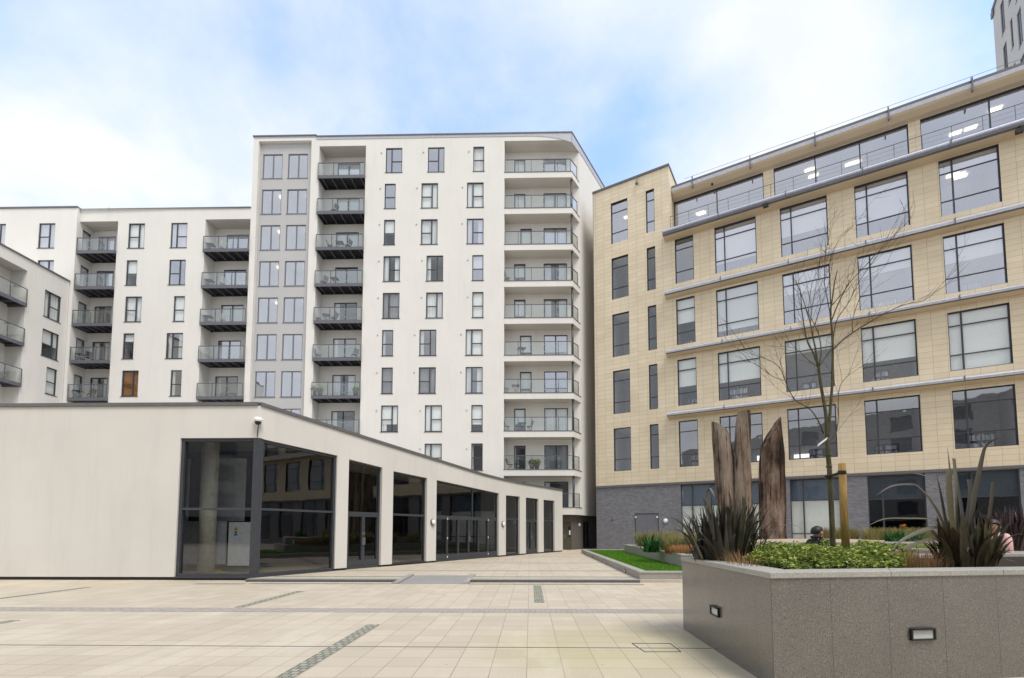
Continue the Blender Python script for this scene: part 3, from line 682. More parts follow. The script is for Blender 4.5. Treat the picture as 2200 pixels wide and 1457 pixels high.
for z in zdw:
    b = MB(); y0_, y1_ = ru0+.02, ru1-.02
    b.abox(XF+.12, XF+.17, y0_, y1_, z-.25, z+.01); b.abox(XF-1.29, XF+.118, y1_-.05, y1_, z-.25, z+.008); b.abox(XF-1.29, XF+.118, y0_, y1_-.052, z-.07, z, 1)
    for k in range(7): b.abox(XF-1.28, XF+.11, y0_+.4+k*.95, y0_+.47+k*.95, z-.22, z-.075)
    o = b.build('balcony', [M['deck'], M['deckdark']], wing)
    rail_lr(o, [(XF+.14, y0_+.03), (XF+.14, y1_-.03)], z, [6])
cp = MB(); cp.box(fW, 10, YF2-.04, ZW+.003, ZW+.12, -.3, .07); cp.build('roof_coping', M['coping'], wing)
# ------------------------------------------------------------------ sandstone coloured office building
_p = onZ(1282, 1179, .08); BO = V((_p.x*.95, _p.y*.95, 0))
BE = V((.8696, -.4936, 0)).normalized(); BN = V((BE.y, -BE.x, 0))
fO = Fr(BO, BE, BN)
off = thing('office_building', 'tan tiled office building with grey brick base and long grey ledges', 'building', BO)
_t = M['tile'].node_tree
for n in _t.nodes:
    if n.type == 'TEX_BRICK': n.inputs['Brick Width'].default_value = .675; n.inputs['Row Height'].default_value = .334; n.inputs['Mortar Size'].default_value = .008; n.inputs['Mortar Smooth'].default_value = .3
    if n.type == 'MAPPING': n.inputs['Location'].default_value = (-(BO.dot(BE)+1.55), -5.06, 0)
sc95 = lambda z: EYE+(z-EYE)*.95
ZB = sc95(5.24)
UR = 52.0
rowsO = [(sc95(a), sc95(b)) for a, b in ((29.5, 25.9), (24.62, 21.02), (19.72, 16.06), (14.87, 11.24), (10.02, 6.46))]
U = lambda u: u*.95
cols = {'W1': (1.61, 3.06), 'N2': (4.62, 5.31), 'c3': (6.87, 8.27), 'c4': (9.83, 12.68), 'c5': (14.25, 17.1), 'c6': (18.66, 21.5), 'c7': (23.02, 25.8), 'c8': (27.4, 30.2), 'c9': (31.8, 34.6), 'c10': (36.2, 39.0), 'c11': (40.6, 43.4), 'c12': (45, 47.8)}
ho = []; wo = []
#      per row: blind fraction, glass, lamps
cont = {'W1': [(0, 'glasssky', 1), (0, 'glass', 1), (0, 'glass', 0), (0, 'glass', 0), (0, 'glass', 0)],
        'N2': [(0, 'glasssky', 0), (0, 'glass', 1), (0, 'glass', 0), (0, 'glass', 0), (0, 'glass', 0)],
        'c3': [None, (.0, 'glassmid', 0), (.52, 'glass', 0), (.58, 'glass', 0), (0, 'glassmid', 0)],
        'c4': [None, (.78, 'glasssky', 0), (.86, 'glassmid', 0), (.62, 'glass', 2), (0, 'glassmid', 0)],
        'c5': [None, (.58, 'glasssky', 1), (.40, 'glasssky', 2), (.26, 'glass', 3), (0, 'glassmid', 0)],
        'c6': [None, (.72, 'glasssky', 2), (.36, 'glasssky', 3), (.64, 'glass', 2), (0, 'glassmid', 0)],
        'c7': [None, (.22, 'glasssky', 3), (.46, 'glasssky', 3), (.98, 'glass', 0), (0, 'glassmid', 0)],
        'c8': [None, (.5, 'glasssky', 0), (.4, 'glasssky', 0), (.7, 'glass', 0), (0, 'glassmid', 0)]}
for k_ in ('c9', 'c10', 'c11', 'c12'): cont[k_] = cont['c8']
UB = U(6.50)
for c_, (a, b) in cols.items():
    for i, cc in enumerate(cont[c_]):
        if cc is None: continue
        ho.append((U(a), U(b), rowsO[i][1], rowsO[i][0], .22, 2.6)); wo.append((c_, i)+cc)
ZTB = sc95(30.95); ZTER = sc95(25.55); DS = 1.35; ZRF = sum(fO.px(x, y, -DS+.65)[1] for x, y in ((1455, 388), (1800, 272), (2200, 140)))/3-.32
w = MB()
hb = [h for h in ho if h[1] < UB]; hm = [h for h in ho if h[0] > UB]
holed_wall(w, fO, 0, UB, ZB, ZTB, hb, rmat=4); holed_wall(w, fO, UB, UR, ZB, ZTER, hm, rmat=4)
# set back top storey
TW = []; ZWT = sum(fO.px(x, y, -DS)[1] for x, y in ((1640, 369), (1953, 268), (1661, 362)))/3
for (xa, xb, y) in ((1443.7, 1641, 420), (1660.6, 1953.8, 330), (1976, 2300, 250)):
    a, _ = fO.px(xa, y, -DS); b, _ = fO.px(xb, y, -DS); TW.append((max(a, UB+.03), min(b, UR-.2), ZTER+.05, ZWT, .2, 3))
holed_wall(w, fO, UB, UR, ZTER-.2, ZRF, TW, d=-DS, rmat=4)
w.face([fO.p(UB, ZTER-.2, 0), fO.p(UB, ZTER-.2, -8), fO.p(UB, ZTB, -8), fO.p(UB, ZTB, 0)])
w.face([fO.p(0, ZB, 0), fO.p(0, ZB, -11), fO.p(0, ZTB, -11), fO.p(0, ZTB, 0)])
w.face([fO.p(0, ZTB, 0), fO.p(UB, ZTB, 0), fO.p(UB, ZTB, -8), fO.p(0, ZTB, -8)], 1)
w.face([fO.p(0, ZTB, -8), fO.p(UB, ZTB, -8), fO.p(UB, ZRF, -8), fO.p(0, ZRF, -8)])
w.face([fO.p(0, 0, -11), fO.p(UR, 0, -11), fO.p(UR, ZRF, -11), fO.p(0, ZRF, -11)]); w.face([fO.p(UR, 0, 0), fO.p(UR, 0, -11), fO.p(UR, ZRF, -11), fO.p(UR, ZRF, -DS), fO.p(UR, ZTER, -DS), fO.p(UR, ZTER, 0)])
w.face([fO.p(UB, ZRF, -DS), fO.p(UR, ZRF, -DS), fO.p(UR, ZRF, -11), fO.p(0, ZRF, -11), fO.p(0, ZRF, -8), fO.p(UB, ZRF, -8)], 1)
w.face([fO.p(UB, ZTER, 0), fO.p(UR, ZTER, 0), fO.p(UR, ZTER, -DS), fO.p(UB, ZTER, -DS)], 3)
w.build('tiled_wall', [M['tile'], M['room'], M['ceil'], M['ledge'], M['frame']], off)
cp = MB()
cp.box(fO, -.05, UB+.05, ZTB+.003, ZTB+.16, -.35, .08); cp.box(fO, UB-.3, UB+.06, ZTB+.004, ZTB+.155, -8, -.36)
cp.box(fO, -.03, .0, ZB, ZTB, -.06, .012)
cp.box(fO, UB-.0, UR, ZB-.10, ZB+.06, -.05, .05); cp.box(fO, 0, UB-.004, ZB-.10, ZB+.06, -.05, .05)
cp.build('roof_coping', M['coping'], off)
# eaves of the top storey
ev = MB(); pr = 1.15
def prof(mb, u0, u1, pts, mats):
    for (p, q, m) in zip(pts, pts[1:], mats): mb.face([fO.p(u0, p[1], p[0]), fO.p(u1, p[1], p[0]), fO.p(u1, q[1], q[0]), fO.p(u0, q[1], q[0])], m)
    for u_ in (u0, u1): mb.face([fO.p(u_, p[1], p[0]) for p in pts], 0)
ze = ZRF
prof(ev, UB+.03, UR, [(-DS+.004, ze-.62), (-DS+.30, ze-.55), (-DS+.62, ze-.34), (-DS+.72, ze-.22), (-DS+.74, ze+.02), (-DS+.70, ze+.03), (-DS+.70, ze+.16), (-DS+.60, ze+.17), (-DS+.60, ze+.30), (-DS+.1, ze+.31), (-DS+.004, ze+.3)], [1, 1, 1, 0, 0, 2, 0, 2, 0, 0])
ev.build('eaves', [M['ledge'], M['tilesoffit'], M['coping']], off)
bk = MB(); u_ = UB+1.6
while u_ < UR:
    bk.box(fO, u_-.03, u_+.03, ze-.5, ze+.36, -DS+.62, -DS+.8); bk.tube([fO.p(u_, ze+.3, -DS+.5), fO.p(u_, ze+.62, -DS+.5)], .012, 5); u_ += 4.2*.95
bk.tube([fO.p(UB+1, ze+.6, -DS+.5), fO.p(UR, ze+.6, -DS+.5)], .012, 5)
bk.build('gutter_brackets', M['ledgedark'], off)
# four long ledges
LPX = [((1440, 499), (2200, 268)), ((1440, 625), (2200, 449.6)), ((1437, 754), (2200, 623)), ((1437, 889), (2200, 807))]
ZLD = [sum(fO.px(x, y, .8 if i == 0 else .62)[1] for x, y in pr_)/2-.02 for i, pr_ in enumerate(LPX)]
for i, z in enumerate(ZLD):
    b = MB(); u0 = U(6.12); pj = .80 if i == 0 else .62; hgt = (.42, .30, .24, .24)[i]
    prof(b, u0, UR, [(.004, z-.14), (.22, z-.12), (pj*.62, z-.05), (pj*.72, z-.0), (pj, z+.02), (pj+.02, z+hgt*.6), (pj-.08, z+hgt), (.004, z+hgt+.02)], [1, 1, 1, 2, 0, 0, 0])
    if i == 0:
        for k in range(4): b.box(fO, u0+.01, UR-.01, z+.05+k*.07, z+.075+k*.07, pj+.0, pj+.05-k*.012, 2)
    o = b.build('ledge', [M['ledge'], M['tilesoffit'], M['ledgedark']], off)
    s = MB(); u_ = U(10.25)
    while u_ < UR: s.box(fO, u_-.022, u_+.022, z-.02, z+hgt+.03, pj-.12, pj+.05); u_ += 4.42*.95
    s.build('joint_brackets', M['ledgedark'], o)
# windows
lampn = 0
def lamps(fr, u0, u1, z1, n, depth0=.6, d=0):
    for k in range(n):
        l = MB(); a = u0+(u1-u0)*R.uniform(.15, .7); q = d-.26-R.uniform(.9, 2.1)
        l.box(fr, a, a+.6, z1-.07, z1-.02, q-.3, q); l.build('ceiling_light', M['lamp'], off)
for (c_, i, bl, gl, ln) in wo:
    a, b = U(cols[c_][0]), U(cols[c_][1]); zb_, zt_ = rowsO[i][1], rowsO[i][0]
    vb = [(.235, 0, 1)] if b-a > 2 else []
    win(off, fO, a, b, zb_, zt_, vb, [(.27, 0, 1), (.77, 0, 1)], -.12, .055, content=(float(bl) if bl else None), glass=gl, sill=False, depth=.08, tilt=.006)
    lamps(fO, a, b, zt_, ln)
def far_light(x0, x1, y0, y1):
    a, za = fO.px(x0, y1, -2.5); b, zb3 = fO.px(x1, y0, -2.5); q = MB(); q.box(fO, a, b, za, zb3, -2.53, -2.5); q.build('lit_far_window', M['farlight'], off)
M['farlight'] = m_emit('far_window_light', (1, 1, .98), .9)
for r_ in ((1706, 1750, 974, 985), (1753, 1771, 973, 984), (1627, 1634, 979, 990), (1494, 1498, 987, 998), (1573, 1580, 984, 995)): far_light(*r_)
RB_ = random.Random(12)
bookm = [m_plain('book_blue', (.10, .20, .38), .6, .3), m_plain('book_grey', (.42, .42, .46), .6, .3), M['white'], M['wicker'], M['panelgrey']]
for c_ in ('c4', 'c5', 'c6', 'c7', 'c3'):
    for i in (2, 3, 4):
        a, b = U(cols[c_][0]), U(cols[c_][1]); z0 = rowsO[i][1]; u0 = a+(b-a)*RB_.uniform(.1, .5); ww = min(b-.1-u0, RB_.uniform(.8, 1.3)); hh_ = RB_.uniform(.7, 1.15); dq = -.95-RB_.uniform(0, .7)
        q = MB(); q.box(fO, u0, u0+ww, z0+.05, z0+hh_, dq-.32, dq-.30, 3); q.box(fO, u0, u0+.03, z0+.05, z0+hh_, dq-.30, dq, 3); q.box(fO, u0+ww-.03, u0+ww, z0+.05, z0+hh_, dq-.30, dq, 3)
        for s_ in range(3):
            zz = z0+.05+s_*(hh_-.08)/2; q.box(fO, u0+.03, u0+ww-.03, zz, zz+.025, dq-.30, dq, 3)
            if s_ == 2: continue
            uu = u0+.05
            while uu < u0+ww-.12:
                t_ = RB_.uniform(.04, .09)
                if RB_.random() < .8: q.box(fO, uu, uu+t_*.95, zz+.026, zz+(hh_-.08)/2*RB_.uniform(.6, .9), dq-.28, dq-.03, RB_.choice([0, 1, 2, 4, 1]))
                uu += t_
        q.build('bookcase', bookm, off)
for k, h in enumerate(TW):
    n = max(2, round((h[1]-h[0])/2.7))
    win(off, fO, h[0], h[1], h[2], h[3], [(j/n, 0, 1) for j in range(1, n)], [], -DS-.12, .05, content=None, glass='glasssky', sill=False)
    lamps(fO, h[0], h[1], h[3], [2, 4, 3][k], d=-DS)
# terrace railing
rl = MB(); zt = ZLD[0]+.44; RH = sum(fO.px(x, y, .28)[1] for x, y in ((1640, 397), (2200, 226)))/2-zt
for zz in (RH,): rl.tube([fO.p(UB+.1, zt+zz, .28), fO.p(UR, zt+zz, .28)], .022, 6)
for zz in (RH*.25, RH*.5, RH*.75): rl.tube([fO.p(UB+.1, zt+zz, .28), fO.p(UR, zt+zz, .28)], .006, 4)
u_ = UB+.12
while u_ < UR: rl.box(fO, u_-.015, u_+.015, ZTER, zt+RH, .27, .29); u_ += 1.35
rl.build('terrace_railing', M['ledgedark'], off)
for (x, y) in ((1645, 438), (2190, 277)):
    fu, fz = fO.px(x, y, .72); b = MB(); b.box(fO, fu-.16, fu+.16, fz-.24, fz-.02, .62, .82); b.box(fO, fu-.03, fu+.03, fz-.03, fz+.14, .69, .75); b.build('floodlight', M['black'], off)
fu, fz = fO.px(1369, 394, .1); b = MB(); b.tube([fO.p(fu, fz+.55, .05), fO.p(fu, fz+.1, .22)], .03, 6); b.lathe(fO.p(fu, fz-.1, .22), [(.02, -.1), (.11, -.06), (.13, .05), (.05, .16)], 10); b.build('roof_camera', M['ledgedark'], off)
for x, y in ((1489, 388), (1530, 395)):
    fu, fz = fO.px(x, y, -DS+.4); b = MB(); b.box(fO, fu-.07, fu+.07, fz-.07, fz+.07, -DS+.30, -DS+.45); b.build('soffit_spotlight', M['black'], off)
# brick base with ground floor windows
gw_ = [(fO.px(1462, 1050)[0], fO.px(1664, 1050)[0]), (fO.px(1697, 1050)[0], fO.px(1806, 1050)[0]), (fO.px(1864, 1050)[0], fO.px(1989, 1050)[0]), (fO.px(2055, 1050)[0], fO.px(2193, 1050)[0]), (27.2, 30.0), (31.3, 34), (35.5, 38.2), (39.7, 42.4), (43.9, 46.6)]
ztg = ZB-.14; zbg = .7
b = MB(); hh = [(a, c, zbg if k else .3, ztg, .2, 3.5) for k, (a, c) in enumerate(gw_)]
du0, du1 = fO.px(1364, 1150)[0], fO.px(1415.5, 1150)[0]; dz = fO.px(1390, 1103)[1]
holed_wall(b, fO, 0, UR, 0, ZB, hh+[(du0, du1, 0, dz, .12, .2)], 0, d=-.03)
b.face([fO.p(0, 0, -.03), fO.p(0, 0, -11), fO.p(0, ZB, -11), fO.p(0, ZB, -.03)])
b.build('brick_base', [M['greybrick'], M['dark'], M['dark']], off)
for k, h in enumerate(hh):
    fr_ = [(.27, 0, 1)] if k != 0 else [(.13, 0, 1), (.56, 0, 1)]
    o = win(off, fO, h[0], h[1], h[2], h[3], fr_, [(.67, 0, 1), (.16, 0, 1)] if k < 2 else [(.66, 0, 1)], -.16, .06, content=None, glass='glass' if k < 2 else 'glassdark', sill=False)
    q = MB(); z_ = h[2]+(h[3]-h[2])*.67
    if k < 2: q.box(fO, h[0]+.03, h[1]-.03, h[2]+.03, z_, -.34, -.32); q.build('frosted_film', M['blind'], o)
    q = MB(); q.box(fO, h[0]+.03, h[1]-.03, z_, h[3]-.03, -.37, -.35); q.build('blue_film', m_plain('bluish_film%d' % k, (.10, .135, .19), .3, .5), o)
d_ = MB(); um = (du0+du1)/2
d_.box(fO, du0+.06, um-.004, .02, dz-.06, -.12, -.06); d_.box(fO, um+.004, du1-.06, .02, dz-.06, -.12, -.06)
for a, c, e, g in ((du0, du0+.058, 0, dz), (du1-.058, du1, 0, dz), (du0+.058, du1-.058, dz-.056, dz)): d_.box(fO, a, c, e, g, -.13, -.04, 1)
o = d_.build('door', [M['doorgrey'], M['frame']], off)
q = MB(); q.tube([fO.p(um+.12, .95, -.03), fO.p(um+.12, 1.2, -.03)], .015, 6); q.build('handle', M['steel'], o)
fu, fz = fO.px(1430, 1119); q = MB(); q.lathe(fO.p(fu, fz, -.028), [(.19, 0), (.19, .05), (.16, .06)], 20, 0, BN); q.lathe(fO.p(fu, fz, .033), [(.155, 0), (.14, .035), (.08, .06), (.0, .066)], 20, 1, BN)
tag(q.build('wall_lamp', [M['fascia'], M['white']]), 'round white bulkhead lamp on the grey brick right of the grey double doors', 'wall lamp')
fu, fz = fO.px(1316, 1117); q = MB(); q.lathe(fO.p(fu, fz, -.028), [(.07, 0), (.07, .05), (.05, .08)], 12, 0, BN)
tag(q.build('alarm_sounder', M['red']), 'small red alarm sounder on the grey brick wall left of the double doors', 'alarm')
for x in (1366, 1412):
    fu, fz = fO.px(x, 1111); q = MB(); q.box(fO, fu-.05, fu+.05, fz-.06, fz+.05, -.028, .04); q.tube([fO.p(fu, fz-.02, .04), fO.p(fu, fz-.07, .12)], .03, 8)
    tag(q.build('door_spotlight', M['white']), 'tiny white spotlight over the %s top corner of the grey double doors' % ('left' if x < 1400 else 'right'), 'spotlight')
# ------------------------------------------------------------------ distant grey tower, upper right
A = onY(2141, 150, 46); A = V((A.x, A.y, 0)); TE = V((-.5, -.866, 0)).normalized(); fT = Fr(A, TE, (-.866, .5, 0))
tt = thing('tower_block', 'tall grey tower block rising behind the tan office building at the top right corner', 'building', A)
ztt = fT.px(2137, 14)[1]
w = MB(); hT = []
for (u_, ww, zo) in ((2.0, .95, 0), (4.1, .55, .7), (5.7, .95, -.2), (7.6, .55, .6)):
    z = ztt-1.3+zo
    while z > 20:
        hT.append((u_, u_+ww, z-3.1+zo*.5, z, .15, 1.2)); z -= 4.3
holed_wall(w, fT, 0, 9.2, 0, ztt, hT)
w.face([fT.p(0, 0), fT.p(0, 0, -9), fT.p(0, ztt, -9), fT.p(0, ztt)]); w.face([fT.p(0, ztt), fT.p(9.2, ztt), fT.p(9.2, ztt, -9), fT.p(0, ztt, -9)]); w.face([fT.p(9.2, 0), fT.p(9.2, 0, -9), fT.p(9.2, ztt, -9), fT.p(9.2, ztt)])
w.build('wall', [M['fargrey'], M['room'], M['ceil']], tt)
for h in hT:
    if h[2] > ztt-17: win(tt, fT, *h[:4], [(.5, 0, 1)] if h[1]-h[0] > .7 else [], [(.4, .5 if h[1]-h[0] > .7 else 0, 1)], -.06, .05, content='e', glass='glasssky', fmat='coping')
cp = MB(); cp.box(fT, -.05, 9.2, ztt+.003, ztt+.35, -.4, .10); cp.box(fT, -.12, .5, ztt-.6, ztt-.002, .003, .14); cp.build('roof_coping', M['coping'], tt)
# ------------------------------------------------------------------ the block across the plaza that the glass mirrors
opp = thing('apartment_block', 'pale block behind the viewer, mirrored in the dark glass', 'building', (0, -30, 0))
fP = Fr((0, -30, 0), (-1, 0, 0), (0, 1, 0))
hP = []
for i in range(12):
    for k in range(5): hP.append((-44+i*7.4, -41.2+i*7.4, 4.2+k*3.5, 6.4+k*3.5, .2, 0))
w = MB(); holed_wall(w, fP, -48, 48, 3.4, 21.5, hP, 0); holed_wall(w, fP, -48, 48, 0, 3.4, [], 1, d=-.02)
w.face([fP.p(-48, 21.5), fP.p(48, 21.5), fP.p(48, 21.5, -10), fP.p(-48, 21.5, -10)])
for u_ in (-48, 48): w.face([fP.p(u_, 0), fP.p(u_, 21.5), fP.p(u_, 21.5, -10), fP.p(u_, 0, -10)])
for h in hP: w.face([fP.p(h[0], h[2], -.2), fP.p(h[1], h[2], -.2), fP.p(h[1], h[3], -.2), fP.p(h[0], h[3], -.2)], 2)
w.build('wall', [M['towergrey'], M['dark'], m_plain('far_glazing', (.06, .07, .09), .1, .6)], opp)
# ------------------------------------------------------------------ pavilion with dark glazing
GZ = .08
PA = onZ(546, 1247, 0); PB_ = onZ(1209, 1185, GZ)
PE = V((PB_.x-PA.x, PB_.y-PA.y, 0)).normalized(); PL = (V((PB_.x, PB_.y, 0))-V((PA.x, PA.y, 0))).length
fS = Fr((PA.x, PA.y, 0), PE)             # long side, faces right
fFr = Fr((PA.x, PA.y, 0), (1, 0, 0))     # front, faces the viewer (u negative to the left)
pav = thing('pavilion', 'single storey cream pavilion with tall dark glazed openings and a sloping roof edge', 'pavilion', (PA.x, PA.y, 0))
tops = [fS.px(x, y) for (x, y) in ((556, 871), (800, 948), (1036, 1021), (1060, 1027), (1082, 1032.5), (1120, 1040), (1208, 1054.5))]
tops[0] = (0.0, tops[0][1]); tops[-1] = (PL, tops[-1][1])
def lerp(tab, u):
    if u <= tab[0][0]: return tab[0][1]
    for (a, b), (c, d) in zip(tab, tab[1:]):
        if u <= c: return b+(d-b)*(u-a)/(c-a)
    return tab[-1][1]
zt_ = lambda u: lerp(tops, u)
heads = [fS.px(x, y) for (x, y) in ((563, 943), (722, 978), (748, 986), (820, 1004), (845, 1012), (917, 1027), (937, 1031), (1072, 1060), (1087, 1064), (1117, 1067), (1130, 1069), (1157, 1072), (1168, 1074), (1192, 1076))]
zh_ = lambda u: lerp(heads, u)
opx = [(563, 722), (747.5, 820), (844, 917), (937.5, 1072), (1087, 1117), (1130, 1157), (1168, 1191.5)]
ops = [(fS.px(a, 1100)[0], fS.px(b, 1100)[0]) for a, b in opx]
ZP = .16
ZFT = fFr.px(300, 872)[1]; ZFT = tops[0][1]
wx0, wx1 = fFr.px(381, 1090)[0], -.14
zfh = fFr.px(460, 941)[1]
mul = .16
w = MB()
us = sorted({0.0, PL} | {u for o in ops for u in o} | {t[0] for t in tops})
RV = .24
for a, b in zip(us, us[1:]):
    m = (a+b)/2; op = next((o for o in ops if o[0]-1e-6 < m < o[1]), None)
    if m < ops[0][0]:
        w.face([fS.p(a, zfh), fS.p(b, zfh if b < ops[0][0]-.01 else zh_(b)), fS.p(b, zt_(b)), fS.p(a, zt_(a))]); continue
    lo = (lambda u: zh_(u)) if op else (lambda u: ZP)
    w.face([fS.p(a, lo(a)), fS.p(b, lo(b)), fS.p(b, zt_(b)), fS.p(a, zt_(a))])
for k, (a, b) in enumerate(ops):
    w.face([fS.p(a, zh_(a)), fS.p(b, zh_(b)), fS.p(b, zh_(b), -RV), fS.p(a, zh_(a), -RV)])
    for u_ in ((a, b) if k else (b,)): w.face([fS.p(u_, ZP), fS.p(u_, zh_(u_)), fS.p(u_, zh_(u_), -RV), fS.p(u_, ZP, -RV)])
XW = -34.0
holed_wall(w, fFr, XW, 0, ZP-.06, ZFT, [(wx0, 1, 0, zfh, 0, 0)])
w.face([fFr.p(wx0, ZP-.06), fFr.p(wx0, zfh), fFr.p(wx0, zfh, -RV), fFr.p(wx0, ZP-.06, -RV)]); w.face([fFr.p(wx0, zfh), fFr.p(0, zfh), fFr.p(0, zfh, -RV), fFr.p(wx0, zfh, -RV)])
w.face([fFr.p(XW, 0), fFr.p(XW, 0, -21), fFr.p(XW, ZFT, -21), fFr.p(XW, ZFT)])
pe = fS.p(PL, 0)
w.face([pe, V((pe.x, Y0-.02, 0)), V((pe.x, Y0-.02, zt_(PL))), fS.p(PL, zt_(PL))])
# roof: strips from the long side back to a level rear edge
for (a, za), (b, zb2) in zip(tops, tops[1:]):
    pa, pb2 = fS.p(a, za), fS.p(b, zb2)
    w.face([pa, pb2, V((fFr.o.x+XW, pb2.y, zb2)), V((fFr.o.x+XW, pa.y, za))])
w.face([V((fFr.o.x+XW, pe.y, 0)), pe, V((pe.x, pe.y, zt_(PL))), V((fFr.o.x+XW, pe.y, zt_(PL)))])
w.build('wall', M['cream2'], pav)
# recessed plinth, coloured black to deepen the shadow gap under the walls
w = MB()
w.box(fFr, XW, wx0, 0, ZP-.062, -.3, -.05); w.box(fFr, wx0, -.02, 0, .10, -.3, -.04)
for k, (a, b) in enumerate([(0.02, ops[0][1])]+[(ops[i][1], ops[i+1][0]) for i in range(6)]+[(ops[6][1], PL)]):
    w.box(fS, a+.01, b-.01, 0, ZP-.01 if k else .10, -.3, -.04)
for k in (2, 4, 6): w.box(fS, ops[k][0], ops[k][1], 0, ZP-.02, -.3, -.05)
w.build('plinth', M['black'], pav)
cp = MB()
for (a, za), (b, zb2) in zip(tops, tops[1:]):
    c = [fS.p(a, za+.003, .05), fS.p(b, zb2+.003, .05), fS.p(b, zb2+.003, -.3), fS.p(a, za+.003, -.3)]
    cp.hexa(c+[q+V((0, 0, .11)) for q in c])
cp.box(fFr, XW, -.06, ZFT+.004, ZFT+.112, -.3, .05)
cp.build('roof_coping', M['coping'], pav)
# glazing
GD = -.12
def bars(mb, segs, d0=-.20, d1=-.11):
    for s in segs: mb.box(s[0], s[1], s[2], s[3], s[4], d0+(s[5] if len(s) > 5 else 0), d1+(s[5] if len(s) > 5 else 0))
ZTR = fS.px(720, 1100)[1]
def glazed(u0, u1, kind, k):
    z0 = .11 if kind == 'win' else GZ+.01
    f = MB(); t = .07
    f.box(fS, u0, u0+t, z0, zh_(u0)-.005, -.21, -.11); f.box(fS, u1-t, u1, z0, zh_(u1)-.005, -.21, -.11)
    c = [fS.p(u0+t, zh_(u0+t)-.09, -.115), fS.p(u1-t, zh_(u1-t)-.09, -.115), fS.p(u1-t, zh_(u1-t)-.09, -.205), fS.p(u0+t, zh_(u0+t)-.09, -.205)]
    f.hexa(c+[q+V((0, 0, .085)) for q in c])
    f.box(fS, u0+t, u1-t, ZTR-.045, ZTR+.045, -.205, -.105)
    f.box(fS, u0+t, u1-t, z0, z0+(.12 if kind != 'win' else .10), -.204, -.106)
    if k == 3: um = u0+(u1-u0)*.56; f.box(fS, um-.03, um+.03, ZTR+.045, zh_(um)-.09, -.20, -.112)
    o = f.build('window' if kind == 'win' else 'doorway', M['frame'], pav)
    g = MB(); d = -.16
    g.face([fS.p(u0+.02, ZTR, d), fS.p(u1-.02, ZTR, d), fS.p(u1-.02, zh_(u1)-.02, d), fS.p(u0+.02, zh_(u0)-.02, d)]); g.face([fS.p(u0+.02, z0+.02, d+.002), fS.p(u1-.02, z0+.02, d), fS.p(u1-.02, ZTR, d-.001), fS.p(u0+.02, ZTR, d)])
    g.build('pane', M['glassdark'], o)
    if kind != 'win':
        n = kind; a0, a1 = u0+t, u1-t
        for j in range(n):
            a = a0+(a1-a0)*j/n; b = a0+(a1-a0)*(j+1)/n
            q = MB(); s_ = .055 if n > 2 else .075
            q.box(fS, a+.004, a+s_, z0+.125, ZTR-.05, -.195, -.095); q.box(fS, b-s_, b-.004, z0+.125, ZTR-.05, -.195, -.095)
            q.box(fS, a+s_, b-s_, ZTR-.14, ZTR-.05, -.194, -.096); q.box(fS, a+s_, b-s_, z0+.125, z0+.33, -.194, -.096)
            l = q.build('door_leaf', M['frame'], o)
            if (n == 2) or j in (2, 3):
                hu = b-.04 if (j % 2 == 0) else a+.04
                q = MB(); q.box(fS, hu-.03, hu+.03, 1.0, 1.3, -.094, -.05); q.tube([fS.p(hu, 1.28, -.07), fS.p(hu, 1.5, -.07)], .012, 6); q.build('handle', M['coping'], o)
            if n == 6 and j in (1, 5):
                q = MB()
                for zz in (z0+.2, 1.2, ZTR-.1): q.box(fS, a-.02, a+.02, zz-.05, zz+.05, -.094, -.075)
                q.build('hinge', M['white'], o)
for k, (a, b) in enumerate(ops):
    if k == 0: continue
    glazed(a, b, {1: 2, 3: 6, 5: 2}.get(k, 'win'), k)
# corner glazing: front pane, corner post, first side pane
f = MB(); zb_ = .11
f.box(fFr, wx0, wx0+.10, zb_, zfh, -.21, -.06); f.box(fFr, wx0+.10, -.08, zfh-.10, zfh, -.21, -.065); f.box(fFr, wx0+.10, -.08, zb_, zb_+.09, -.21, -.03); f.box(fFr, wx0+.10, -.08, ZTR-.035, ZTR+.035, -.20, -.07)
f.box(fFr, wx0-.0, -.0, zb_-.04, zb_-.002, -.2, .03)
o = f.build('window', M['frame'], pav)
g = MB(); g.face([fFr.p(wx0+.05, zb_, -.14), fFr.p(-.1, zb_, -.14), fFr.p(-.1, ZTR, -.14), fFr.p(wx0+.05, ZTR, -.14)]); g.face([fFr.p(wx0+.05, ZTR, -.141), fFr.p(-.1, ZTR, -.141), fFr.p(-.1, zfh-.02, -.14), fFr.p(wx0+.05, zfh-.02, -.14)]); g.build('pane', M['glassdark'], o)
f = MB(); f.prism([(PA.x-.19, PA.y+.02), (PA.x-.02, PA.y+.015), (PA.x+.06, PA.y+.17), (PA.x-.12, PA.y+.30)], zb_-.02, zfh-.003); f.prism([(PA.x-.05, PA.y-.004), (PA.x+.005, PA.y-.004), (PA.x+.03, PA.y+.05), (PA.x-.02, PA.y+.05)], zb_-.03, zfh-.004); f.build('corner_post', M['frame'], pav)
u0, u1 = .11, ops[0][1]
f = MB(); f.box(fS, u1-.09, u1, zb_, zh_(u1)-.004, -.21, -.06); f.box(fS, u0, u1-.09, zb_, zb_+.09, -.21, -.03); f.box(fS, u0, u1-.09, ZTR-.035, ZTR+.035, -.20, -.07)
c = [fS.p(u0, zh_(u0)-.10, -.06), fS.p(u1-.09, zh_(u1-.09)-.10, -.06), fS.p(u1-.09, zh_(u1-.09)-.10, -.21), fS.p(u0, zh_(u0)-.10, -.21)]
f.hexa(c+[q+V((0, 0, .097)) for q in c]); f.box(fS, u0-.1, u1, zb_-.04, zb_-.002, -.2, .03)
o = f.build('window', M['frame'], pav)
